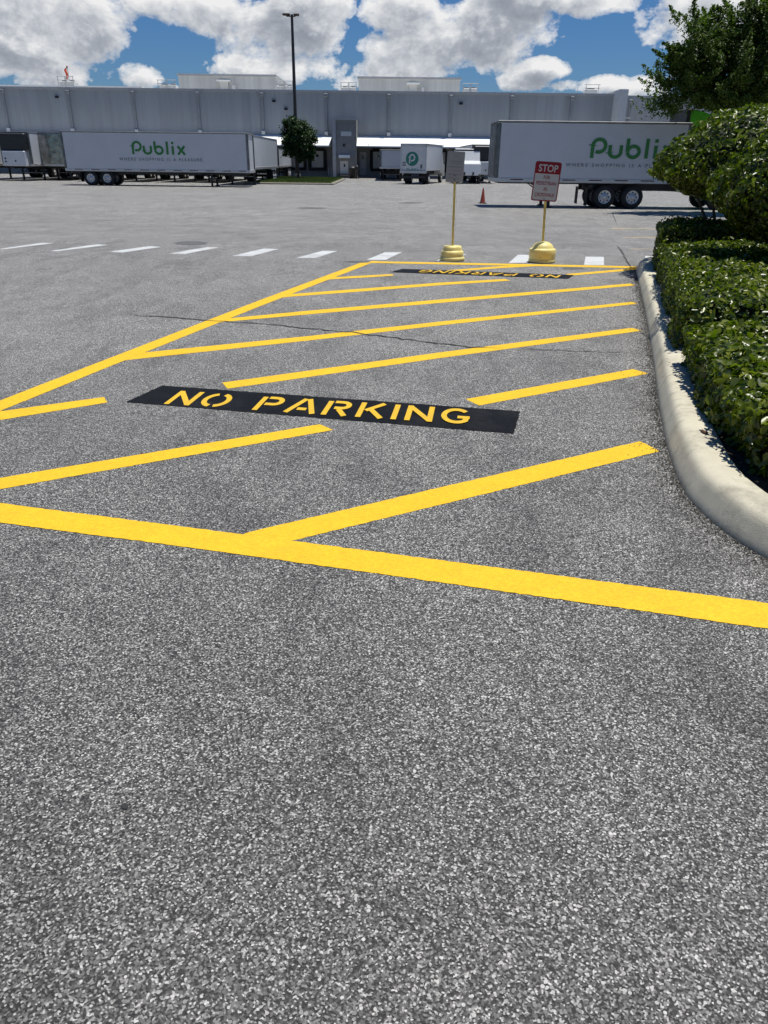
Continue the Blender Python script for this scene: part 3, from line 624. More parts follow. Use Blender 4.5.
# ------------------------------------------------------------------ signs on weighted bases
def sign_stand(base_px, top_px, Y, profile, label, build_panel, rz):
    b0 = P(base_px[0], base_px[1], Y); b0.z = tz(Y); root = empty('portable_sign', b0, label, 'sign')
    mb = MB(); mb.lathe(profile, n=40); mb.build('base', 'base', root)
    mb = MB(); mb.lathe([(profile[0][0]+.006, 0.0), (profile[0][0]+.008, .012), (profile[0][0]+.001, .02)], n=40); mb.build('rubber_foot', 'rubber', root)
    t = P(top_px[0], top_px[1], Y)-b0; hb = max(p[1] for p in profile)-.02
    mb = MB(); lean = Vector((t.x, 0, t.z))
    # perforated square post
    a = Vector((0, 0, hb)); 
    ux = Vector((.019, 0, 0)); uy = Vector((0, .014, 0)); vs = []
    for q in (a+lean*(hb/lean.z)*1.0-Vector((0, 0, hb)), lean): vs += [q-ux-uy, q+ux-uy, q+ux+uy, q-ux+uy]
    mb.add(vs, [(0,1,5,4),(1,2,6,5),(2,3,7,6),(3,0,4,7),(4,5,6,7)]); mb.build('post', 'post', root)
    build_panel(root, lean)
    return root
def rrect(w_, h_, r, n=6):
    out = []
    for cx, cy, a0 in ((w_/2-r, h_/2-r, 0), (-w_/2+r, h_/2-r, 90), (-w_/2+r, -h_/2+r, 180), (w_/2-r, -h_/2+r, 270)): out += arc(cx, cy, r, r, a0, a0+90, n)
    return out
def plate(name, outline, y0, y1, mat, parent, c, rz, tilt):
    mb = MB(); mb.prism(outline, y0, y1); o = mb.build(name, mat, parent, c); o.rotation_euler = (0, tilt, rz); return o
def flat_text(name, geo, y, mat, parent, c, rz, tilt):
    vs, fs = geo; mb = MB(); mb.flat = True; mb.add([(x, y, z) for x, z in vs], fs); o = mb.build(name, mat, parent, c); o.rotation_euler = (0, tilt, rz); return o
def stop_panel(root, lean):
    c = lean*1.0; tl = R(3.0); rz = R(8); c = lean-Vector((0, .02, -.0)); c.z -= .30; c.x += -.0
    W_, H_ = .457, .61
    plate('backing', rrect(W_, H_, .04), -.002, .0, 'sign_white', root, c, rz, tl)
    # red border ring and header
    o = rrect(W_, H_, .04); i = rrect(W_-.035, H_-.035, .03); n = len(o); mb = MB(); mb.flat = True
    mb.add([(x, -.004, z) for x, z in o+i], [(k, (k+1) % n, n+(k+1) % n, n+k) for k in range(n)]); ob = mb.build('red_border', 'sign_red', root, c); ob.rotation_euler = (0, tl, rz)
    mb = MB(); mb.flat = True; mb.add([(-.214, -.0055, .12), (.214, -.0055, .12), (.214, -.0055, .292), (-.214, -.0055, .292)], [(0, 1, 2, 3)]); ob = mb.build('red_header', 'sign_red', root, c); ob.rotation_euler = (0, tl, rz)
    flat_text('lettering', text_fit('STOP', -.165, .175, .148, .262, offset=.02), -.0075, 'sign_white', root, c, rz, tl)
    for s, hw, z in (('FOR', .055, .035), ('PEDESTRIAN', .175, -.055), ('IN', .028, -.145), ('CROSSWALK', .175, -.235)):
        flat_text('lettering', text_fit(s, -hw, hw, z, z+.058, offset=.012), -.0045, 'sign_red_text', root, c, rz, tl)
    for z in (-.27, .27): mb = MB(); mb.cyl((0, -.012, z), (0, .01, z), .009, n=10); ob = mb.build('bolt', 'black', root, c); ob.rotation_euler = (0, tl, rz)
def grey_panel(root, lean):
    rz = R(6); tl = R(2.2); c = lean-Vector((0, .02, 0)); c.z -= .20; W_, H_ = .30, .475
    plate('backing', rrect(W_, H_, .015), -.002, 0, 'sign_grey', root, c, rz, tl)
    for z, hw, hh in ((.165, .035, .012), (.085, .12, .012), (.055, .10, .008), (.0, .12, .013), (-.06, .11, .009), (-.115, .125, .012), (-.175, .10, .01)):
        mb = MB(); mb.flat = True; x = -hw      # unreadable faded lines
        while x < hw-.01: q = random.uniform(.008, .018); mb.add([(x, -.004, z-hh*.5), (min(hw, x+q), -.004, z-hh*.5), (min(hw, x+q), -.004, z+hh*.5), (x, -.004, z+hh*.5)], [(0, 1, 2, 3)]); x += q+.006
        ob = mb.build('faded_line', 'sign_text', root, c); ob.rotation_euler = (0, tl, rz)
    for z in (-.20, -.13): mb = MB(); mb.cyl((0, -.01, z), (0, .01, z), .010, n=10); ob = mb.build('bolt', 'black', root, c); ob.rotation_euler = (0, tl, rz)
sign_stand((452, 260, ), (455.8, 153.8), 13.95, [(.205, 0), (.222, .012), (.222, .045), (.208, .065), (.195, .075), (.20, .09), (.197, .15), (.185, .165), (.168, .172), (.164, .185), (.162, .222), (.148, .245), (.03, .252), (0, .252)],
           'plain grey rectangular sign on a yellow post in a tiered yellow base', grey_panel, 0)
sign_stand((541.5, 262), (547.9, 162.0), 13.85, [(.222, 0), (.232, .012), (.232, .05), (.222, .062), (.222, .072), (.23, .082), (.23, .212), (.222, .226), (.205, .232), (.188, .236), (.182, .252), (.165, .285), (.132, .315), (.085, .338), (.04, .348), (0, .35)],
           'red and white sign reading STOP FOR PEDESTRIAN IN CROSSWALK on a domed yellow base', stop_panel, 0)
# cone
cp = G(482.5, 203.5); root = empty('traffic_cone', cp, 'faded red traffic cone standing on the yard left of the nearer trailer', 'traffic cone')
mb = MB(); mb.box((0, 0, .02), (.40, .40, .04), 0, .01); mb.build('base', 'rubber', root)
mb = MB(); mb.lathe([(.145, .04), (.135, .06), (.03, .74), (.022, .76), (0, .76)], n=20); mb.build('cone_body', 'cone_low', root)
# ------------------------------------------------------------------ trailers and trucks (local: nose at x=0, length along +x, ground z=0)
def wheel(root, x, y, out, r=.52, wd=.28):
    mb = MB(); s = 1 if out > 0 else -1
    prof_ = [(r*.58, -wd/2), (r*.90, -wd/2), (r*.985, -wd/2+.03), (r, -wd/2+.06), (r, wd/2-.06), (r*.985, wd/2-.03), (r*.90, wd/2), (r*.58, wd/2)]
    mb.lathe(prof_, (x, y, r), 'Y', 28)
    w_ = mb.build('wheel', 'rubber', root)
    mb = MB(); yo = y+s*(wd/2-.02)
    mb.lathe([(r*.60, s*.015), (r*.56, s*.02), (r*.50, -s*.03), (r*.34, -s*.05), (r*.30, s*.02), (r*.16, s*.05), (r*.14, s*.09), (0, s*.09)], (x, yo, r), 'Y', 24)
    rm = mb.build('rim', 'rim', w_)
    mb = MB()
    for k in range(8):
        a = math.pi*2*k/8; mb.cyl((x+r*.42*math.cos(a), yo-s*.035, r+r*.42*math.sin(a)), (x+r*.42*math.cos(a), yo-s*.028+s*.0, r+r*.42*math.sin(a)), r*.065, n=8)
    mb.build('hand_hole', 'black', w_)
def trailer(loc, rz, Lh, H_, label, reefer=False, nose='rail', axles=(1.9, 3.15), low=1.22, gear=2.9, wheels=True, group='semi trailers in the truck yard', wd=2.6, gear_z=.0, beam=.22, guard=True):
    root = empty('semi_trailer', loc, label, 'trailer', rz, group)
    w2 = wd/2
    MB().box((Lh/2, 0, (low+.14+H_-.05)/2), (Lh-.16, wd-.02, H_-.05-low-.14), 0, .01).build('body', 'trailer', root)
    MB().box((Lh/2, 0, H_-.04), (Lh-.02, wd+.02, .10), 0, .02).build('top_rail', 'top_rail', root)
    mb = MB().box((Lh/2, 0, low+.06), (Lh-.02, wd+.03, .20), 0, .02); br = mb.build('bottom_rail', 'rail', root)
    for s in (-1, 1): MB().box((Lh/2, s*(w2+.017), low+.085), (Lh-.6, .006, .05)).build('reflective_tape', 'tape', br)
    for xx in (.09, Lh-.09):
        for s in (-1, 1): MB().box((xx, s*(w2-.08), (low+.15+H_-.08)/2), (.18, .20, H_-.24-low), 0, .02).build('corner_post', 'steel_dark', root)
    if nose == 'chrome': MB().box((-.02, 0, (low+H_)/2), (.06, wd-.42, H_-low-.3), 0, .01).build('front_wall', 'chrome', root)
    if reefer:
        MB().box((-.18, 0, H_-.80), (.46, 2.25, 1.35), 0, .08).build('refrigeration_grille', 'black', root)
        u = MB().box((-.26, 0, H_-2.1), (.58, 2.0, 1.2), 0, .06).build('refrigeration_unit', 'cab_white', root)
        for yy, zz in ((-.1, -2.3), (.75, -2.1), (.75, -2.35)): MB().cyl((-.56, yy, H_+zz), (-.50, yy, H_+zz), .08, n=10).build('port', 'black', u)
    for s in (-1, 1):      # rear doors
        d = MB().box((Lh+.0, s*(w2/2-.05), (low+.2+H_-.12)/2), (.05, w2-.12, H_-.36-low)).build('rear_door', 'trailer', root)
        for q in (.25, .8): MB().cyl((Lh+.05, s*q, low+.2), (Lh+.05, s*q, H_-.2), .018, n=8).build('lock_rod', 'rail', d)
    # underframe
    for s in (-1, 1): MB().box((Lh/2, s*.5, low-beam/2-.01), (Lh-.6, .1, beam)).build('chassis_beam', 'black', root)
    for s in (-1, 1):
        mb = MB(); mb.box((gear, s*.95, (low+gear_z)/2+.03), (.14, .14, low-gear_z-.06)); mb.box((gear, s*.95, gear_z+.03), (.30, .26, .06)); mb.cyl((gear, s*.95, .55), (gear+.85, s*.55, low-.1), .03, n=6); mb.build('landing_leg', 'black', root)
    MB().cyl((gear, -.9, .62), (gear, .9, .62), .035, n=8).build('landing_gear_brace', 'rail', root)
    if wheels:
        for a in axles:
            MB().cyl((Lh-a, -.9, .52), (Lh-a, .9, .52), .07, n=10).build('axle', 'black', root)
            for s in (-1, 1): wheel(root, Lh-a, s*(w2-.16), s, .52, .28); wheel(root, Lh-a, s*(w2-.50), -s, .52, .28)
        MB().box((Lh-sum(axles)/2, 0, .86), (axles[1]-axles[0]+1.5, 1.3, .22)).build('bogie_frame', 'black', root)
        for s in (-1, 1): MB().box((Lh-axles[0]+.75, s*(w2-.35), .62), (.02, .62, .72)).build('mud_flap', 'rubber', root)
    if guard: mb = MB().box((Lh-.08, 0, .56), (.1, 2.3, .1)); mb.box((Lh-.08, -.6, .86), (.08, .08, .55)); mb.box((Lh-.08, .6, .86), (.08, .08, .55)); mb.build('underride_guard', 'black', root)
    return root
def brand_side(root, world_o, ux, uz, out, size, tag_rng):
    # world_o: baseline start of the word on the side; ux, uz axes; out: outward normal
    Mi = (Matrix.Translation(root.location) @ root.rotation_euler.to_matrix().to_4x4()).inverted()
    mb = MB(); mb.flat = True
    add_strokes(mb, WORD, .175, lambda x, y, h: Mi @ (world_o+ux*(x*size)+uz*(y*size)+out*(.008+h)), .002); mb.build('green_lettering', 'green', root)
    x0, x1, z0, z1 = tag_rng; vs, fs = text_fit('WHERE SHOPPING IS A PLEASURE.', x0, x1, z0, z1, spacing=1.55, offset=.006)
    mb = MB(); mb.flat = True; mb.add([Mi @ (world_o+ux*x+uz*y+out*.008) for x, y in vs], fs); mb.build('slogan', 'grey_vinyl', root)
X_ = Vector((1, 0, 0)); Z_ = Vector((0, 0, 1)); out = Vector((0, -1, 0))
# nearer trailer, coupled to the tractor on its right
Yr = 39.2; pl = P(494, 181, Yr); pr = P(684, 181, Yr); top = P(590, 121.5, Yr); gz = tz(Yr); Lr = pr.x-pl.x
root = empty('x', (0, 0, 0), 'x', 'x'); bpy.data.objects.remove(root)
RT = trailer((pr.x, Yr+1.3, gz), math.pi, Lr, top.z-gz, 'white trailer with green lettering beside the dome shaped shrub, nearer lettered one', False, 'rail', low=P(560, 181, Yr).z-gz-.04, gear=Lr-2.75, wheels=False, beam=.10, guard=False)
for ch in RT.children:
    if ch.name.startswith('rear_door'): ch.data.materials[0] = M['steel_dark']
o = P(589.5, 158, Yr); sz = (P(589, 138, Yr).z-o.z); o.y = Yr-.005
sl0 = P(565.3, 167.3, Yr)-o; sl1 = P(565.3, 163.4, Yr)-o
brand_side(RT, o, (P(674.5, 158, Yr)-P(589.5, 158, Yr)).x/4.3/sz*X_, Z_, out, sz, (0, 1, 0, 1))
for ch in list(RT.children):
    if ch.name.startswith('slogan'): bpy.data.objects.remove(ch)
def slogan(root, o, xa, xb, za, zb):
    Mi = (Matrix.Translation(root.location) @ root.rotation_euler.to_matrix().to_4x4()).inverted()
    vs, fs = text_fit('WHERE SHOPPING IS A PLEASURE.', xa, xb, za, zb, spacing=1.5, offset=.004)
    mb = MB(); mb.flat = True; mb.add([Mi @ (Vector((x, o.y-.008, z))) for x, z in vs], fs); mb.build('slogan', 'grey_vinyl', root)
slogan(RT, o, P(565.5, 165, Yr).x, P(700, 165, Yr).x-1.0, P(600, 167, Yr).z, P(600, 163.6, Yr).z)
# tractor (local: frame tail at x=0, front at +x)
def tractor(loc, rz, label, paint, cabz=4.2, tandem=(.95, 2.3), cabx=4.5, group='tractor units'):
    root = empty('tractor_unit', loc, label, 'truck', rz, group)
    mb = MB()
    for s in (-1, 1): mb.box((3.8, s*.42, .92), (7.6, .09, .26))
    mb.build('chassis', 'black', root)
    MB().box((.25, 0, .98), (.10, 2.45, .12)).build('tail_bar', 'black', root)
    for s in (-1, 1):
        MB().box((.08, s*1.0, .52), (.02, .55, .80)).build('mud_flap', 'rubber', root)
        for a in tandem: wheel(root, a, s*1.1, s); wheel(root, a, s*.78, -s)
        wheel(root, 6.4, s*1.08, s)
    MB().cyl((1.5, 0, 1.06), (1.5, 0, 1.16), .5, n=20).build('fifth_wheel', 'black', root)
    MB().prism([(1.1, 1.1), (2.2, 1.22), (2.2, 1.16), (1.0, 1.0)], -.5, .5).build('ramp', 'black', root)
    c = MB(); c.prism([(cabx, .9), (cabx, 3.0), (cabx+1.7, 2.9), (cabx+2.1, 2.05), (cabx+3.4, 1.75), (cabx+3.6, .75), (cabx+.2, .75)], -1.2, 1.2); cab = c.build('cab', paint, root)
    MB().prism([(cabx+1.0, 2.1), (cabx+1.65, 2.1), (cabx+1.5, 2.75), (cabx+1.0, 2.75)], -1.22, 1.22).build('side_window', 'glass', cab)
    # roof fairing: curved from the back edge down to the front
    pr_ = [(cabx, 3.0), (cabx, cabz)]+[(cabx+1.65*math.sin(R(a)), 3.05+(cabz-3.05)*math.cos(R(a))) for a in range(10, 91, 10)]
    MB().prism(pr_, -1.15, 1.15).build('roof_fairing', paint, root)
    MB().box((cabx-.10, 0, (3.0+cabz)/2), (.18, 2.34, cabz-3.0+.05), 0, .02).build('fairing_edge', 'black', root)
    return root
tx = P(586.5, 190, Yr-.1).x
cabx = P(691, 120, Yr).x-tx
tractor((tx, Yr+1.25, gz), 0, 'tractor unit with bright green roof fairing, almost hidden by the dome shaped shrub', 'cab_green', P(691, 109.5, Yr).z-gz, (P(604.5, 198, Yr).x-tx, P(632.3, 198, Yr).x-tx), cabx)
# left lettered trailer: nose at the right
Yl = 62.6; a_ = P(65.5, 172, Yl); b_ = P(250, 172, Yl); zt = P(160, 132, Yl).z-tz(Yl)
LT = trailer((b_.x, Yl+1.3, tz(Yl)), math.pi, b_.x-a_.x, zt, 'white semi trailer with green lettering on the left in front of the long building', False, 'rail', (P(91, 180, Yl).x-a_.x, P(107.3, 180, Yl).x-a_.x), low=P(160, 171.5, Yl).z-tz(Yl), gear=b_.x-P(211, 180, Yl).x)
o = P(132.3, 154.2, Yl); sz = P(132, 141.2, Yl).z-o.z; o.y = Yl-.005
brand_side(LT, o, (P(186, 154, Yl)-P(132.3, 154, Yl)).x/4.3/sz*X_, Z_, out, sz, (0, 1, 0, 1))
for ch in list(LT.children):
    if ch.name.startswith('slogan'): bpy.data.objects.remove(ch)
slogan(LT, o, P(119.5, 160, Yl).x, P(204, 160, Yl).x, P(160, 161, Yl).z, P(160, 157.9, Yl).z)
# parked trailers with their noses to the viewer (local +x = away)
def nose_in(xpx, Yn, Lh, label, reefer, nose='rail', top=None, low=1.22):
    c = P(xpx, 170, Yn); H_ = 4.05 if top is None else P(xpx, top, Yn).z-tz(Yn)
    return trailer((c.x, Yn, tz(Yn)), R(90), Lh, H_, label, reefer, nose, low=low)
nose_in(19, 72, 15.5, 'white trailer with black and white refrigeration unit facing the viewer, far left', True, 'rail', 131.5)
nose_in(-16, 73, 15.5, 'white trailer with refrigeration unit cut off by the left edge of the picture', True, 'rail', 131.5)
nose_in(55, 74, 15.5, 'trailer with polished crumpled looking steel front, right behind the left end of the lettered trailer', False, 'chrome', 132)
hid = nose_in(96, 73, 15.5, 'trailer behind the lettered trailer on the left, its legs seen under the rear wheels', True, 'rail', 134.5)
for xq, lb in ((136, 'trailer behind the left lettered trailer, its legs seen below the first letters of the word'), (176, 'trailer behind the left lettered trailer, its legs seen below the end of the slogan'), (212, 'trailer behind the left lettered trailer, seen between its landing legs')):
    q = P(xq, 170, 73); copy_thing(hid, (q.x, 73, tz(73)), R(90), lb)
nose_in(236.5, 66.5, 15.5, 'trailer with pale metal side standing just behind the right end of the left lettered trailer', False, 'rail', 134.5)
nose_in(267, 88, 12, 'small looking white trailer at the dock left of the small tree', True, 'rail', 148)
nose_in(392, 87, 13, 'white trailer at the dock hidden partly by the box truck', False, 'rail', 149.5)
nose_in(484, 82, 14, 'white refrigerated trailer at the dock behind the left end of the nearer trailer', True, 'rail', 144.5)
# white day cab truck between sign and trailer
c = P(468, 176, 80); troot = tractor((c.x, 86.5, tz(86)), R(-90), 'white tractor unit parked behind the plain grey sign', 'cab_white', 3.15, (.95, 2.3), 3.2)
# ------------------------------------------------------------------ box truck, seen from behind (local: tail at x=0, front +x)
bt = P(413, 183, 76); root = empty('box_truck', (bt.x, 76, tz(76)), 'white box truck seen from behind with a round teal emblem on its door', 'truck', R(90-15))
H_ = P(413, 144, 76).z-tz(76); wt = 2.45
MB().box((3.6, 0, (1.15+H_)/2), (7.2, wt, H_-1.15), 0, .03).build('cargo_box', 'trailer', root)
MB().box((3.6, 0, H_-.02), (7.26, wt+.05, .12), 0, .02).build('top_rail', 'top_rail', root)
fr = MB(); 
for s in (-1, 1): fr.box((-.03, s*(wt/2-.06), (1.1+H_)/2), (.1, .12, H_-1.1))
fr.box((-.03, 0, H_-.12), (.1, wt, .2)); fr.box((-.05, 0, 1.05), (.18, wt+.04, .22)); fr.build('door_frame', 'rail', root)
rd = MB().box((-.02, 0, (1.18+H_-.22)/2), (.06, wt-.24, H_-.22-1.18)).build('rear_door', 'light_trim', root)
mb = MB(); mb.flat = True; mb.add([(-.055, .12-.60*math.cos(2*math.pi*i/36), H_-1.22+.60*math.sin(2*math.pi*i/36)) for i in range(36)], [tuple(range(36))]); mb.build('round_emblem', 'teal', rd)
mb = MB(); mb.flat = True; add_strokes(mb, [[(.10, 0), (.10, .62)]+arc(.42, .62, .32, .32, 180, -118, 26)], .17, lambda x, y, h: Vector((-.062, .12-(x-.42)*.72, H_-1.22+(y-.5)*.78))); mb.build('emblem_letter', 'sign_white', rd)
mb = MB(); mb.flat = True; add_strokes(mb, WORD, .17, lambda x, y, h: Vector((-.056-h, .05-(x-2.15)*.26, H_-2.25+y*.26))); mb.build('green_lettering', 'teal', rd)
mb = MB(); 
for zz in (-1.55, -1.75): mb.box((-.056, .86, H_+zz), (.004, .3, .12))
mb.box((-.056, -.75, H_-1.85), (.004, .2, .35)); mb.build('sticker', 'grey_vinyl', rd)
MB().box((3.8, 0, .95), (7.6, .9, .25)).build('chassis', 'black', root)
MB().box((-.12, 0, .62), (.14, 2.2, .16), 0, .02).build('bumper', 'black', root)
for s in (-1, 1):
    wheel(root, 1.7, s*1.0, s, .47); wheel(root, 1.7, s*.68, -s, .47); wheel(root, 7.6, s*1.0, s, .47); MB().box((.9, s*.85, .6), (.02, .6, .7)).build('mud_flap', 'rubber', root)
    MB().box((-.10, s*.95, .98), (.04, .3, .1)).build('tail_light', 'red', root)
MB().prism([(7.3, .7), (7.3, 2.6), (8.3, 2.55), (8.75, 1.8), (9.5, 1.6), (9.6, .6)], -1.05, 1.05).build('cab', 'cab_white', root)
# ------------------------------------------------------------------ warehouse
YB = 103.0; gzb = -.42
def bx(x, y, Y=YB): return P(x, y, Y)
zroof = 9.0; zr = sum(bx(x, y).z for x, y in ((200, 90.6), (400, 93.6), (570, 95.2)))/3
zb = sum(bx(x, y).z for x, y in ((300, 134.6), (389, 136), (451, 136.8)))/3
BW = empty('warehouse', (0, YB, gzb), 'long grey panelled warehouse with dock doors under a white canopy across the background', 'building')
def bbox_(name, x0, x1, y0, y1, z0, z1, mat, parent=BW, bev=0):
    return MB().box(((x0+x1)/2, (y0+y1)/2-YB, (z0+z1)/2-gzb), (x1-x0, y1-y0, z1-z0), 0, bev).build(name, mat, parent)
XL, XR = -78, bx(612, 110).x
bbox_('upper_wall', XL, XR, YB, YB+60, zb, zr-.02, 'wall')
bbox_('roof_membrane', XL+.4, XR-.3, YB+.5, YB+59, zr+.22, zr+.26, 'membrane'); bbox_('parapet_cap', XL, XR+.05, YB-.12, YB+60.1, zr-.02, zr+.22, 'trim')
bbox_('lower_wall', XL, XR+45, YB+.25, YB+59.8, gzb, zb-.3, 'wall_low')
bbox_('wall_base_flashing', XL, XR, YB-.10, YB+.3, zb-.28, zb, 'trim')
zr2 = bx(630, 95.5, YB+4).z
bbox_('set_back_wall', XR+.02, XR+60, YB+4, YB+60, zb-.28, zr2, 'wall')
bbox_('end_fin', XR-.0, XR+1.0, YB-2.6, YB+4, bx(612, 134).z, bx(616, 89.5, YB-2).z, 'light_trim')
bbox_('roof_pipe', XR+1.1, XR+3.2, YB+2.9, YB+3.15, bx(620, 117).z, bx(620, 116).z, 'light_trim')
xt = [-60.6, 4, 69, 133.6, 198, 262, 326, 389, 451, 512, 572, 640, 700]
for i, x in enumerate(xt):
    X0 = bx(x, 100).x if i not in () else 0
    yy = YB if X0 < XR else YB+4
    d = MB().box((X0, yy-YB-.09, (zb+zr)/2-gzb-.0), (.28, .16, zr-zb-.1), 0, .02).build('downspout', 'spout', BW)
    MB().box((X0, yy-YB-.16, zr-gzb-.30), (.50, .30, .34), 0, .04).build('rain_head', 'spout', d)
    MB().box((X0, yy-YB-.20, zb-gzb+.18), (.42, .30, .42), 0, .03).build('wall_lamp', 'light_trim', d)
# canopy: two runs either side of the stair tower
zc0 = zb-.10; YC = YB-3.6; zc1 = P(420, 146.5, YC).z
tw0, tw1 = bx(332.5, 150).x, bx(356.5, 150).x
for x0, x1 in ((XL, tw0-.05), (tw1+.05, XR+40)):
    mb = MB(); vs = [(x0, YC-YB, zc1-gzb), (x1, YC-YB, zc1-gzb), (x1, -.1, zc0-gzb), (x0, -.1, zc0-gzb)]; lo = [(a, b, c-.12) for a, b, c in vs]
    mb.add(vs+lo, [(0, 1, 2, 3), (7, 6, 5, 4), (0, 4, 5, 1), (1, 5, 6, 2), (2, 6, 7, 3), (3, 7, 4, 0)]); cn = mb.build('canopy', 'canopy', BW)
    x = x0+1.5
    while x < x1: MB().box((x, (YC-YB)/2, (zc0+zc1)/2-gzb-.45), (.12, 3.2, .14)).build('canopy_bracket', 'trim', cn); x += 9.0
# stair tower
tt = bx(344, 118.5, YB-4.2).z
T0, T1 = P(332.6, 150, YB-4.2).x, P(356.4, 150, YB-4.2).x
tw = bbox_('stair_tower', T0, T1, YB-4.2, YB-.02, gzb, tt, 'tower')
def tb(name, x0, x1, z0px, z1px, d, mat, par=tw, th=.1):
    Yf = YB-4.2; a = P(x0, 150, Yf).x; b = P(x1, 150, Yf).x; z1 = P((x0+x1)/2, z0px, Yf).z; z0 = P((x0+x1)/2, z1px, Yf).z
    return MB().box(((a+b)/2, Yf-YB-d/2-.002, (z0+z1)/2-gzb), (b-a, d, z1-z0)).build(name, mat, par)
tb('corner_trim', 332.6, 336, 119, 177, .15, 'trim'); tb('tower_cap', 332.0, 357, 117.5, 120, .2, 'trim')
tb('name_plate', 341, 351.5, 131.5, 136, .06, 'light_trim'); tb('lamp', 343, 345, 144, 146.5, .15, 'black'); 
tb('door_awning', 339, 349.8, 155, 158, .9, 'canopy'); dd = tb('door', 340, 348, 161, 176, .05, 'door')
tb('door_window', 343.5, 345, 164, 167, .07, 'glass', dd); tb('handrail', 338, 349, 174, 174.6, .5, 'black')
# dock doors
doors = [-30, -8, 14, 36, 58, 80, 102, 124, 146, 168, 190, 212, 234, 256, 277, 297.5, 317.5, 379, 399, 419, 439, 459, 479, 500, 522, 544, 566, 588]
for x in doors:
    Yd = YB+.25; a = P(x-6.6, 160, Yd).x; b = P(x+6.6, 160, Yd).x; z1 = P(379, 151.5, Yd).z; z0 = P(379, 168.2, Yd).z
    fr = MB(); yq = .25
    fr.box((a-.12, yq-.15, (z0+z1)/2-gzb), (.36, .34, z1-z0+.3)); fr.box((b+.12, yq-.15, (z0+z1)/2-gzb), (.36, .34, z1-z0+.3)); fr.box(((a+b)/2, yq-.16, z1-gzb+.14), (b-a, .30, .32)); fr.box(((a+b)/2, yq-.2, z0-gzb-.2), (b-a+.5, .36, .30))
    f_ = fr.build('dock_frame', 'rubber', BW)
    MB().box(((a+b)/2, yq-.04, (z0+z1)/2-gzb), (b-a-.14, .06, z1-z0-.06)).build('dock_door', 'door', f_)
    MB().box(((a+b)/2, yq-.09, z1-gzb-.55), (.35, .04, .3)).build('door_window', 'glass', f_)
a = P(359.5, 160, YB).x; b = P(366, 160, YB).x
d = MB().box(((a+b)/2, .18, 1.3+.3), (b-a, .12, 2.6)).build('staff_door', 'door', BW); MB().box(((a+b)/2, .10, 2.3), (.3, .05, .35)).build('door_window', 'glass', d)
# small wall vents
for x, y in ((57, 97), (274, 101), (286, 109), (461, 103.5)):
    p = bx(x, y); MB().box((p.x, -.09, p.z-gzb), (.4, .15, .25)).build('wall_vent', 'black', BW)
# roof structures
def roof_house(x0, x1, ytop, Yh, label_door):
    a = P(x0, 85, Yh).x; b = P(x1, 85, Yh).x; z = P((x0+x1)/2, ytop, Yh).z
    h = bbox_('roof_penthouse', a, b, Yh, Yh+12, zr-.3, z, 'pent'); bbox_('penthouse_cap', a-.15, b+.15, Yh-.15, Yh+12.15, z, z+.25, 'trim')
    q = P(label_door, ytop+3, Yh).x
    MB().box((q, Yh-YB-.12, (z+zr)/2-gzb-.2), (1.1, .2, 2.0)).build('roof_door', 'door', h); MB().box((q, Yh-YB-.6, z-gzb-.55), (1.7, 1.1, .12)).build('door_awning', 'canopy', h)
    MB().box((q+1.3, Yh-YB-.5, zr-gzb+.9), (.35, .4, .9)).build('electrical_box', 'light_trim', h)
roof_house(179, 275.5, 76.3, YB+10, 224); roof_house(358.5, 460, 79.2, YB+10, 413)
def roof_units(xa, xb, yt, Yh, n):
    for k in range(n):
        x = xa+(xb-xa)*(k+.5)/n; p = P(x, yt, Yh); wd = (P(xb, yt, Yh).x-P(xa, yt, Yh).x)/n*.8
        u = MB().box((p.x, Yh-YB, (p.z+zr)/2-gzb), (wd, 1.6, (p.z-zr)+.6), 0, .05).build('rooftop_unit', 'light_trim', BW)
        MB().cyl((p.x, Yh-YB, p.z-gzb+.3), (p.x, Yh-YB, p.z-gzb+.42), wd*.36, n=14).build('fan', 'black', u)
        mb = MB(); z = p.z-gzb+.3
        for s in (-1, 1): mb.cyl((p.x+s*wd*.55, Yh-YB-1, zr-gzb-.2), (p.x+s*wd*.55, Yh-YB-1, z+.5), .04, n=6)
        mb.cyl((p.x-wd*.7, Yh-YB-1, z+.5), (p.x+wd*.7, Yh-YB-1, z+.5), .04, n=6); mb.cyl((p.x-wd*.7, Yh-YB-1, z+.1), (p.x+wd*.7, Yh-YB-1, z+.1), .03, n=6); mb.build('guard_rail', 'trim', u)
roof_units(160, 178, 88, YB+6, 2); roof_units(277, 294, 89, YB+6, 2); roof_units(341, 357, 90.5, YB+6, 2); roof_units(462, 477, 91.5, YB+6, 2); roof_units(583, 597, 92.5, YB+6, 1); roof_units(61, 77, 84.5, YB+6, 2)
bbox_('roof_ridge', XL, bx(130, 90).x, YB+5, YB+50, zr-.2, zr+.75, 'light_trim')
mb = MB(); x = bx(520, 90).x; xe = bx(582, 90).x; zz = zr-gzb
while x < xe: mb.cyl((x, 1.5, zz), (x, 1.5, zz+1.0), .02, n=5); x += 2.4
mb.cyl((bx(520, 90).x, 1.5, zz+1.0), (xe, 1.5, zz+1.0), .02, n=5); mb.build('roof_railing', 'trim', BW)
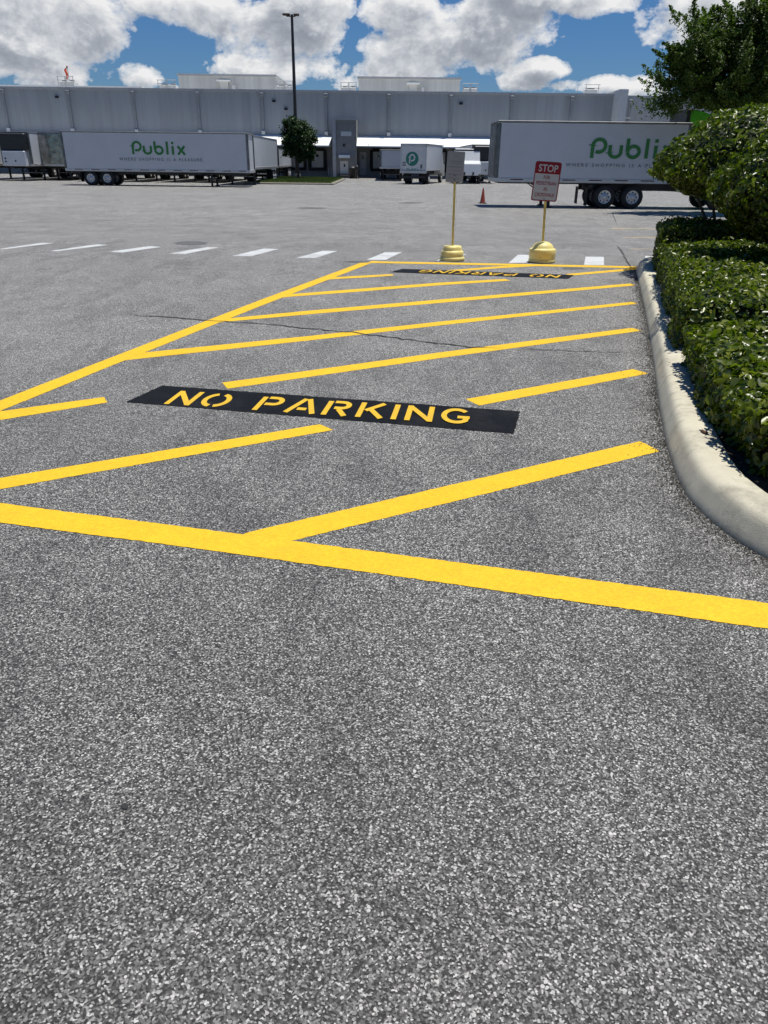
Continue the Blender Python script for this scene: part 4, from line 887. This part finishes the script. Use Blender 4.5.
# wind flag on the roof
p = P(69.5, 84, YB+7); t = P(67.2, 66, YB+7); root = empty('wind_flag', (p.x, YB+7, zr+.3), 'small orange flag on a thin pole on the warehouse roof', 'flag')
mb = MB(); dz = t.z-zr-.3; mb.cyl((0, 0, 0), (t.x-p.x, 0, dz), .04, n=8); mb.build('pole', 'trim', root)
mb = MB(); mb.tube([(t.x-p.x, 0, dz), (t.x-p.x-.3, -.1, dz-.45), (t.x-p.x-.15, -.1, dz-.95), (t.x-p.x-.25, -.1, dz-1.5)], [.10, .17, .14, .08], 8); mb.build('orange_cloth', 'flag', root)
# small things by the tower
for x, lb in ((329, 'left of the stair tower'), (331.5, 'against the left side of the stair tower'), (362.5, 'beside the staff door')):
    p = P(x, 174, YB-2); MB().cyl((0, 0, 0), (0, 0, 1.1), .1, n=10).build('bollard', 'trim', None, (p.x, YB-2, gzb)); o = bpy.data.objects[-1] if False else None
    for ob in COL.objects:
        if ob.name.startswith('bollard') and 'label' not in ob: tag(ob, 'thin grey bollard standing '+lb, 'bollard', 'bollards at the dock')
p = P(352.6, 174, YB-6.2); MB().lathe([(0, 0), (.36, 0), (.42, 1.0), (.46, 1.02), (.44, 1.15), (.2, 1.3), (0, 1.32)], n=16).build('trash_can', 'black', None, (p.x, YB-6.2, gzb)); tag(COL.objects['trash_can'], 'dark trash can at the foot of the stair tower', 'trash can')
p = P(357, 174, YB-6.6); MB().lathe([(0, 0), (.22, 0), (.2, .1), (.13, .12), (.13, .9), (.2, .95), (.2, 1.25), (.1, 1.4), (0, 1.42)], n=14).build('pedestal_ashtray', 'black', None, (p.x, YB-6.6, gzb)); tag(COL.objects['pedestal_ashtray'], 'slim dark pedestal bin right of the trash can', 'bin')
# ------------------------------------------------------------------ grass island, small tree, lamp post
i0, i1, i2, i3 = G(250, 184), G(336, 184), G(333, 178.6), G(262, 178.6)
mb = MB(); mb.box(((i0.x+i1.x)/2, (i0.y+i3.y)/2, gzb+.05), (i1.x-i0.x, i3.y-i0.y, .20), 0, .06); tag(mb.build('island_kerb', 'concrete'), kind='structure')
n = 60000; gx = rng.uniform(i0.x+.3, i1.x-.3, n); gy = rng.uniform(i0.y+.3, i3.y-.3, n)
tag(leaf_mesh('grass', np.stack([gx, gy, np.full(n, gzb+.21)], 1), np.tile([0., -1, .3], (n, 1)), .16, 'grass', None, .6, .25, np.tile([0, 0, 1.], (n, 1))), 'short green grass on the island under the small tree', 'grass', None, 'stuff')
mb = MB(); mb.box(((i0.x+i1.x)/2, (i0.y+i3.y)/2, gzb+.14), (i1.x-i0.x-.5, i3.y-i0.y-.5, .08)); tag(mb.build('island_soil', simple('turf_soil', (.05, .08, .02), .9, var=.4, vscale=6)), kind='structure')
def crown(root, blobs, n, size, mat, name='crown', spray=.0, upb=.6):
    o = np.array(root.location); P_, N_, U_ = [], [], []
    vol = np.array([b[1]*b[2]*b[3] for b in blobs]); cnt = (n*vol/vol.sum()).astype(int)
    for (c, rx, ry, rz_), k in zip(blobs, cnt):
        # clumps near the surface, leaves around each clump
        m_ = max(8, int(rx*ry*22*spray if spray else rx*ry*16)); d = rng.normal(0, 1, (m_, 3)); d /= np.linalg.norm(d, axis=1)[:, None]; q = d*(rng.uniform(.35, 1.0, m_)**.45)[:, None]
        cc = np.array(c)+q*np.array([rx, ry, rz_]); idx = rng.integers(0, m_, k); s = min(rx, rz_)*.16
        if spray:
            dirn = d*np.array([1, 1, .5])+np.array([0, 0, upb]); dirn /= np.linalg.norm(dirn, axis=1)[:, None]; t = rng.uniform(-.15, 1, k)**1
            ln_ = rng.uniform(.35, 1.15, m_)[idx]; pt = cc[idx]+dirn[idx]*(t*ln_)[:, None]+rng.normal(0, 1, (k, 3))*(.13*(1.1-t))[:, None]; U_.append(dirn[idx])
        else: pt = cc[idx]+rng.normal(0, s, (k, 3)); U_.append(rng.normal(0, 1, (k, 3)))
        P_.append(pt); N_.append(d[idx]*.6+np.array([0, -.1, .7]))
    return leaf_mesh(name, np.concatenate(P_)-o, np.concatenate(N_), size, mat, root, .7, .45, np.concatenate(U_), .15)
def limbs(root, base, tips, r0, zfork):
    mb = MB(); b = Vector(base)-root.location; f = Vector((b.x, b.y, b.z+zfork)); mb.tube([b, b+(f-b)*.5+Vector((.02, 0, 0)), f, f+Vector((0, 0, zfork*.6))], [r0*1.15, r0*.9, r0*.75, r0*.4], 10)
    for t in tips:
        t = Vector(t)-root.location; m1 = f.lerp(t, .4)+Vector((random.uniform(-.1, .1), random.uniform(-.1, .1), .15)); mb.tube([f-Vector((0, 0, .15)), m1, f.lerp(t, .75)+Vector((random.uniform(-.15, .15), 0, .1)), t], [r0*.5, r0*.33, r0*.2, r0*.06], 6)
    mb.build('trunk', 'bark', root)
Yt = 84; tb0 = G(298.5, 180.5); Yt = tb0.y
root = empty('small_tree', (tb0.x, Yt, gzb+.15), 'small round green tree on the grass island in front of the docks', 'tree')
sp = lambda x, y, rx, rz_, Y: (tuple(P(x, y, Y)), rx, rx*.9, rz_)
s_ = 750/(Yt*.905)
bl = [sp(298, 140, 15/s_, 17/s_/1.1, Yt), sp(297, 129, 13/s_, 12/s_/1.1, Yt), sp(291, 142, 9/s_, 10/s_/1.1, Yt), sp(307, 144, 10/s_, 11/s_/1.1, Yt), sp(288, 152, 7/s_, 7/s_/1.1, Yt), sp(311, 153, 7/s_, 7/s_/1.1, Yt), sp(300, 155, 9/s_, 7/s_/1.1, Yt)]
crown(root, bl, 22000, .20, 'tree_leaf2')
limbs(root, (tb0.x, Yt, gzb+.15), [b[0] for b in bl], .13, 1.7)
lp = P(297.5, 178, Yt+3); root = empty('lamp_post', (lp.x, Yt+3, gzb), 'tall dark lamp post rising behind the small tree', 'lamp post')
ltp = P(293, 14.5, Yt+3)-lp; ht = P(293, 14.5, Yt+3).z-gzb
MB().cyl((0, 0, 0), (0, 0, .6), .32, n=16).build('concrete_footing', 'concrete', root)
MB().cyl((0, 0, .6), (.0, 0, ht), .21, .13, n=12).build('pole', 'bronze', root)
MB().cyl((-.55, 0, ht-.15), (.35, 0, ht-.15), .05, n=8).build('bracket_arm', 'bronze', root)
MB().box((-.55, 0, ht), (.75, .50, .20), 0, .06).build('lamp_head', 'bronze', root); MB().box((.45, 0, ht-.02), (.55, .45, .20), 0, .06).build('lamp_head', 'bronze', root)
# ------------------------------------------------------------------ big tree on the right
Yb = 36.4; s_ = 750/(Yb*.905+.6); c0 = P(752, 200, Yb); root = empty('broad_tree', (c0.x, Yb, tz(Yb)), 'big dark feathery tree rising behind the round shrubs', 'tree')
def B(x, y, rx, ry): return (tuple(P(x, y, Yb+random.uniform(-.5, .3))), rx/s_, min(1.9, rx/s_*.85), ry/s_/1.1)
bl = [B(735, 62, 46, 42), B(700, 62, 24, 26), B(715, 30, 20, 20), B(747, 22, 28, 26), B(672, 88, 18, 16), B(686, 98, 24, 14), B(760, 90, 44, 30), B(744, 98, 34, 16), B(662, 99, 11, 9), B(683, 52, 12, 12), B(795, 45, 50, 50), B(830, 90, 40, 40), B(765, 15, 22, 22), B(720, 75, 28, 28), B(692, 38, 22, 20), B(664, 74, 13, 15), B(700, 84, 26, 22), B(660, 108, 12, 8), B(672, 106, 12, 8), B(645, 104, 8, 6), B(768, 111, 32, 11)]
crown(root, bl, 175000, .115, 'tree_leaf', spray=.9)
limbs(root, (c0.x, Yb, tz(Yb)), [b[0] for b in bl if b[0][2] > 4.6], .17, 3.2)
# ------------------------------------------------------------------ render settings
scn.render.engine = 'CYCLES'; scn.render.resolution_x = 768; scn.render.resolution_y = 1024
scn.view_settings.view_transform = 'Standard'; scn.view_settings.look = 'None'; scn.view_settings.exposure = 0.0; scn.view_settings.gamma = 1
scn.cycles.max_bounces = 5; scn.cycles.diffuse_bounces = 3; scn.cycles.glossy_bounces = 2; scn.cycles.transmission_bounces = 3
